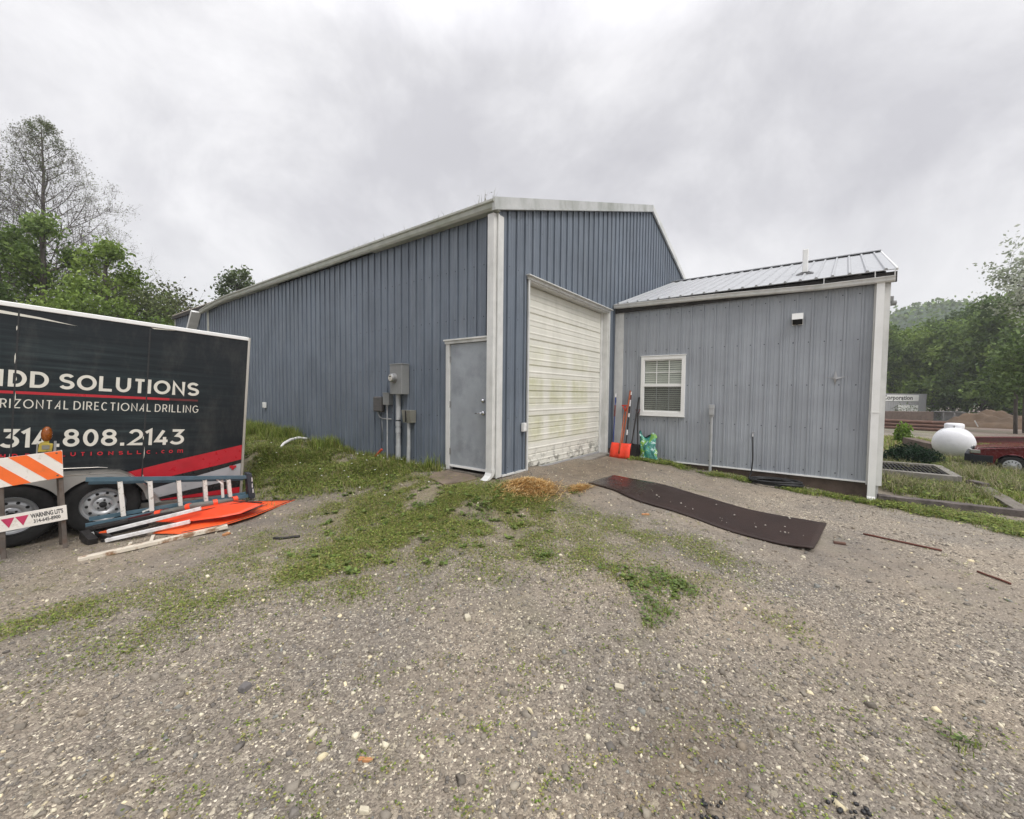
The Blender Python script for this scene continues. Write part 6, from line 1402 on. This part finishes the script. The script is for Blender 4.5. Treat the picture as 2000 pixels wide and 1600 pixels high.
leafy_tree('brownish half bare tree left of the building end', 2.1, 27.6, 7.2, 1.8, 68, PO, 4200, .085, GL_, jit=.4, kids=(8, 8, 5), mm='barkgray')
leafy_tree('twiggy brown bush tree nearest the building end', 3.2, 28.3, 7.0, 1.5, 69, PO, 3600, .08, GL_, jit=.35, kids=(8, 8, 5), mm='barkgray')
leafy_tree('low green tree behind the trailer roof line', 1.2, 24.8, 4.7, 1.8, 70, PG[1:], 5000, .08, GL_, clump=1.0)
leafy_tree('small upright tree showing over the far end of the blue roof', 6.6, 27.6, 10.6, 1.25, 71, [(.06, .085, .035), (.09, .12, .05), (.12, .16, .06)], 4200, .10, kids=(7, 5, 4), jit=.22, low=.45)
leafy_tree('silvery pale leaved tree entering at the right photo edge', 25.9, -13.15, 9.4, 2.5, 72, PP, 6500, .085, kids=(7, 6, 5), jit=.26, low=.62, up=.1)
RG = 'trees of the wood behind the yard'
rt = random.Random(9)
spec_ = [(74, -11.5, 12, 3.6, PG), (78, -14.2, 12.5, 3.6, PB), (83, -17.2, 13, 4, PG), (73, -16.8, 11, 3.4, PB), (80, -20.0, 14, 4, PG), (72, -19.6, 12.5, 3.6, PG), (76, -23.0, 16, 4.2, PD), (66, -19.7, 12.0, 3.4, PG), (70, -23.4, 16.5, 4, PD),
 (63, -21.3, 14.5, 3.6, PG), (71, -27.2, 17, 4.2, PD), (62, -24.5, 15.5, 3.8, PD), (75, -31.5, 17, 4.4, PG), (66, -29.5, 16, 4, PD), (88, -13.5, 13.5, 4, PD), (92, -20, 16, 4.4, PD), (90, -26, 18, 4.6, PG), (84, -9.5, 12, 4, PG), (58, -21.8, 10.5, 3.2, PG), (56, -26, 14, 3.6, PD)]
how = ['short bright', 'rounded', 'bushy', 'low spreading', 'broad', 'mid green', 'tall dark', 'compact', 'tallest dark', 'tall airy topped', 'wide dark', 'dense', 'high crowned', 'dark edge', 'far hazy', 'far dark', 'far tall', 'far low', 'nearest green', 'nearest dark']
wh = ['behind the left half of the container', 'behind the container sign', 'behind the container end', 'just right of the wing corner trim', 'above the block wall', 'above the steel crate', 'above the white tank', 'left of the brown mound', 'over the brown mound', 'rising behind the brown mound', 'near the right edge behind the mound', 'over the white leaning post', 'beyond the car', 'over the red car', 'deep behind the container', 'deep behind the tank', 'deep behind the mound', 'deep beside the wing corner', 'at the foot of the mound', 'right of the mound by the photo edge']
for i, (x, y, H, rad, pal) in enumerate(spec_):
    leafy_tree(how[i]+' tree in the wood, '+wh[i], x, y, H*.9, rad*1.08, 80+i, pal, 8000, .22, RG, trunk=.22, kids=(8, 5, 3), jit=.5, low=.06, clump=.9)
for i, (x, y) in enumerate([(34.2, -14.0), (36.6, -15.0), (33.0, -14.2)]):
    mb = MB(); mb.tube([(0, 0, -.3), (.05, .05, 1.5), (-.03, .1, 3), (.1, 0, 5)], [.10, .09, .07, .04], 8); 
    T = thing('thin_tree', ['thin dark tree trunk right of the mound', 'thin dark trunk farther back at the right edge', 'thin dark trunk nearest the right photo edge'][i], 'tree', (x, y, tz(x, y)), 'thin trunks right of the mound')
    mb.build('trunk', 'bark', T, smooth=True)
    rr = random.Random(200+i); S = []; tips = []
    for k in range(10): a = k*2.4; branch(rr, (0, 0, 2.2+k*.28), (math.cos(a), math.sin(a), .5), 1.1, .04, S, tips, 1, (0, 5, 3), .5, .1, .15)
    segs_mesh('limbs', S, 'bark', T); leafcloud(tips, 1500, .12, .3, PD, 200+i, T)
# wooded hill far behind
nu, nv = 90, 30; U, Vv = np.meshgrid(np.linspace(0, 1, nu), np.linspace(0, 1, nv)); ang = math.radians(36.7-62)+U*math.radians(115)
dist = 190+170*Vv; X = CAM[0]+dist*np.cos(ang); Y = CAM[1]+dist*np.sin(ang)
prof_h = 31*np.exp(-((ang-math.radians(-10.5))/.16)**2)+13*np.exp(-((ang-math.radians(-1))/.2)**2)+9
Zh = np.sin(np.clip(Vv*1.7, 0, 1)*PI/2)*prof_h-1+lump(X, Y, .22, 33)*1.4+lump(X, Y, .6, 34)*.5; Zh[0] = -3
ix = np.arange(nu*nv).reshape(nv, nu); Fh = np.stack([ix[:-1, :-1], ix[:-1, 1:], ix[1:, 1:], ix[1:, :-1]], -1).reshape(-1, 4)
tag(np_mesh('hill', np.stack([X.ravel(), Y.ravel(), Zh.ravel()], -1), Fh, 'hill', smooth=True), 'misty wooded hill on the horizon', None, None, 'structure')
# foliage covering the hill, uncountable
r = np.random.RandomState(77); n = 36000; i0 = r.randint(nu-1, size=n); j0 = (r.rand(n)*(nv-2)*.72).astype(int)+1; base_ = np.stack([X[j0, i0], Y[j0, i0], Zh[j0, i0]], -1)+r.randn(n, 3)*np.array([2.6, 2.6, 1.3])
d1 = r.randn(n, 3); d1 /= np.linalg.norm(d1, axis=1)[:, None]; d2 = np.cross(d1, r.randn(n, 3)); d2 /= np.linalg.norm(d2, axis=1)[:, None]; ss = .9*(.5+r.rand(n, 1))
V_ = np.stack([base_-d1*ss, base_+d2*ss*.7, base_+d1*ss, base_-d2*ss*.7], 1).reshape(-1, 3); cc = np.array(PG[:3])[r.randint(3, size=n)]*(.6+.8*r.rand(n, 1))
tag(np_mesh('forest', V_, np.arange(n*4).reshape(n, 4), 'leafattr', np.repeat(cc, 4, 0)), 'far wood covering the misty hill', 'wood', None, 'stuff')
HAZE = True
if HAZE:
    mb = MB(); mb.box((-70, -130, -4.5), (420, 420, 60)); m = bpy.data.materials.new('haze_air'); m.use_nodes = True; nt = m.node_tree; nt.nodes.clear()
    o_ = N(nt, 'ShaderNodeOutputMaterial'); pv = N(nt, 'ShaderNodeVolumePrincipled'); pv.inputs['Color'].default_value = (.9, .92, .95, 1); pv.inputs['Density'].default_value = .001; pv.inputs['Anisotropy'].default_value = .2
    nt.links.new(pv.outputs[0], o_.inputs['Volume']); M['haze'] = m
    tag(mb.build('haze', 'haze'), 'thin pale haze in the damp air', 'haze', None, 'stuff')

# ------------------------------------------------------------------ sky, light, camera
sc = bpy.context.scene
w = bpy.data.worlds.new('World'); sc.world = w; w.use_nodes = True; nt = w.node_tree; bg = nt.nodes['Background']
sky = N(nt, 'ShaderNodeTexSky', sky_type='NISHITA'); sky.sun_disc = False; sky.sun_elevation = math.radians(52); sky.sun_rotation = math.radians(200)
tcw = N(nt, 'ShaderNodeTexCoord'); sep = N(nt, 'ShaderNodeSeparateXYZ'); nt.links.new(tcw.outputs['Generated'], sep.inputs[0])
ad = N(nt, 'ShaderNodeMath', operation='ADD'); nt.links.new(sep.outputs[2], ad.inputs[0]); ad.inputs[1].default_value = .7
mx_ = N(nt, 'ShaderNodeMath', operation='MAXIMUM'); nt.links.new(ad.outputs[0], mx_.inputs[0]); mx_.inputs[1].default_value = .06
cb = N(nt, 'ShaderNodeCombineXYZ')
for i in (0, 1):
    dv = N(nt, 'ShaderNodeMath', operation='DIVIDE'); nt.links.new(sep.outputs[i], dv.inputs[0]); dv.inputs[1].default_value = 1.; nt.links.new(dv.outputs[0], cb.inputs[i])
c1 = noise(nt, 2.6, 10, tcw.outputs['Generated'], (1, 1, 1.25), .6, .3); c2 = noise(nt, 1.4, 4, tcw.outputs['Generated'], (1, 1, 1.5), .5, .2)
cl = ramp(nt, c1, [(.35, (.505, .50, .525)), (.45, (.575, .57, .59)), (.53, (.65, .644, .66)), (.64, (.745, .738, .75))])
cl2 = ramp(nt, c2, [(.35, (.90, .90, .91)), (.65, (1.05, 1.05, 1.05))])
cl = mix(nt, 1., cl, cl2, 'MULTIPLY')
hz_ = ramp(nt, sep.outputs[2], [(.0, 1.), (.35, 0.)])
cl = mix(nt, hz_, cl, (.70, .70, .705))
zen = ramp(nt, sep.outputs[2], [(.62, (1., 1., 1.)), (.95, (3., 3., 3.))])
cl = mix(nt, 1., cl, zen, 'MULTIPLY')
sc10 = mix(nt, 1., cl, (10., 10., 10.), 'MULTIPLY')
fin = mix(nt, .96, sky.outputs[0], sc10)
nt.links.new(fin, bg.inputs['Color']); bg.inputs['Strength'].default_value = .1
sun = bpy.data.lights.new('sun', 'SUN'); sun.energy = 1.5; sun.angle = math.radians(18); sun.color = (1, .97, .93)
so = bpy.data.objects.new('sun', sun); C.objects.link(so)
el, az = math.radians(50), math.radians(252); dvec = Vector((math.cos(el)*math.cos(az), math.cos(el)*math.sin(az), math.sin(el)))
so.rotation_euler = dvec.to_track_quat('Z', 'Y').to_euler(); so.location = (-10, -10, 20)
sky.sun_elevation = el; sky.sun_rotation = math.radians(90)-az
cam = bpy.data.cameras.new('camera'); co = bpy.data.objects.new('camera', cam); C.objects.link(co); sc.camera = co
cam.sensor_width = 36; cam.lens = 36*789/2000; cam.clip_end = 1500; cam.clip_start = .05
rx, ux, fx = Vector((.59794293, -.80146332, .01099092)), Vector((.025601, .03280167, .99913394)), Vector((.80112973, .5971437, -.04013179))
mw = Matrix.Identity(4)
for i in range(3): mw[i][0] = rx[i]; mw[i][1] = ux[i]; mw[i][2] = -fx[i]; mw[i][3] = CAM[i]
co.matrix_world = mw
sc.view_settings.view_transform = 'Standard'; sc.view_settings.look = 'None'; sc.view_settings.exposure = .46; sc.view_settings.gamma = 1
sc.cycles.max_bounces = 6; sc.cycles.transparent_max_bounces = 8; sc.cycles.use_denoising = True
sc.cycles.volume_bounces = 0
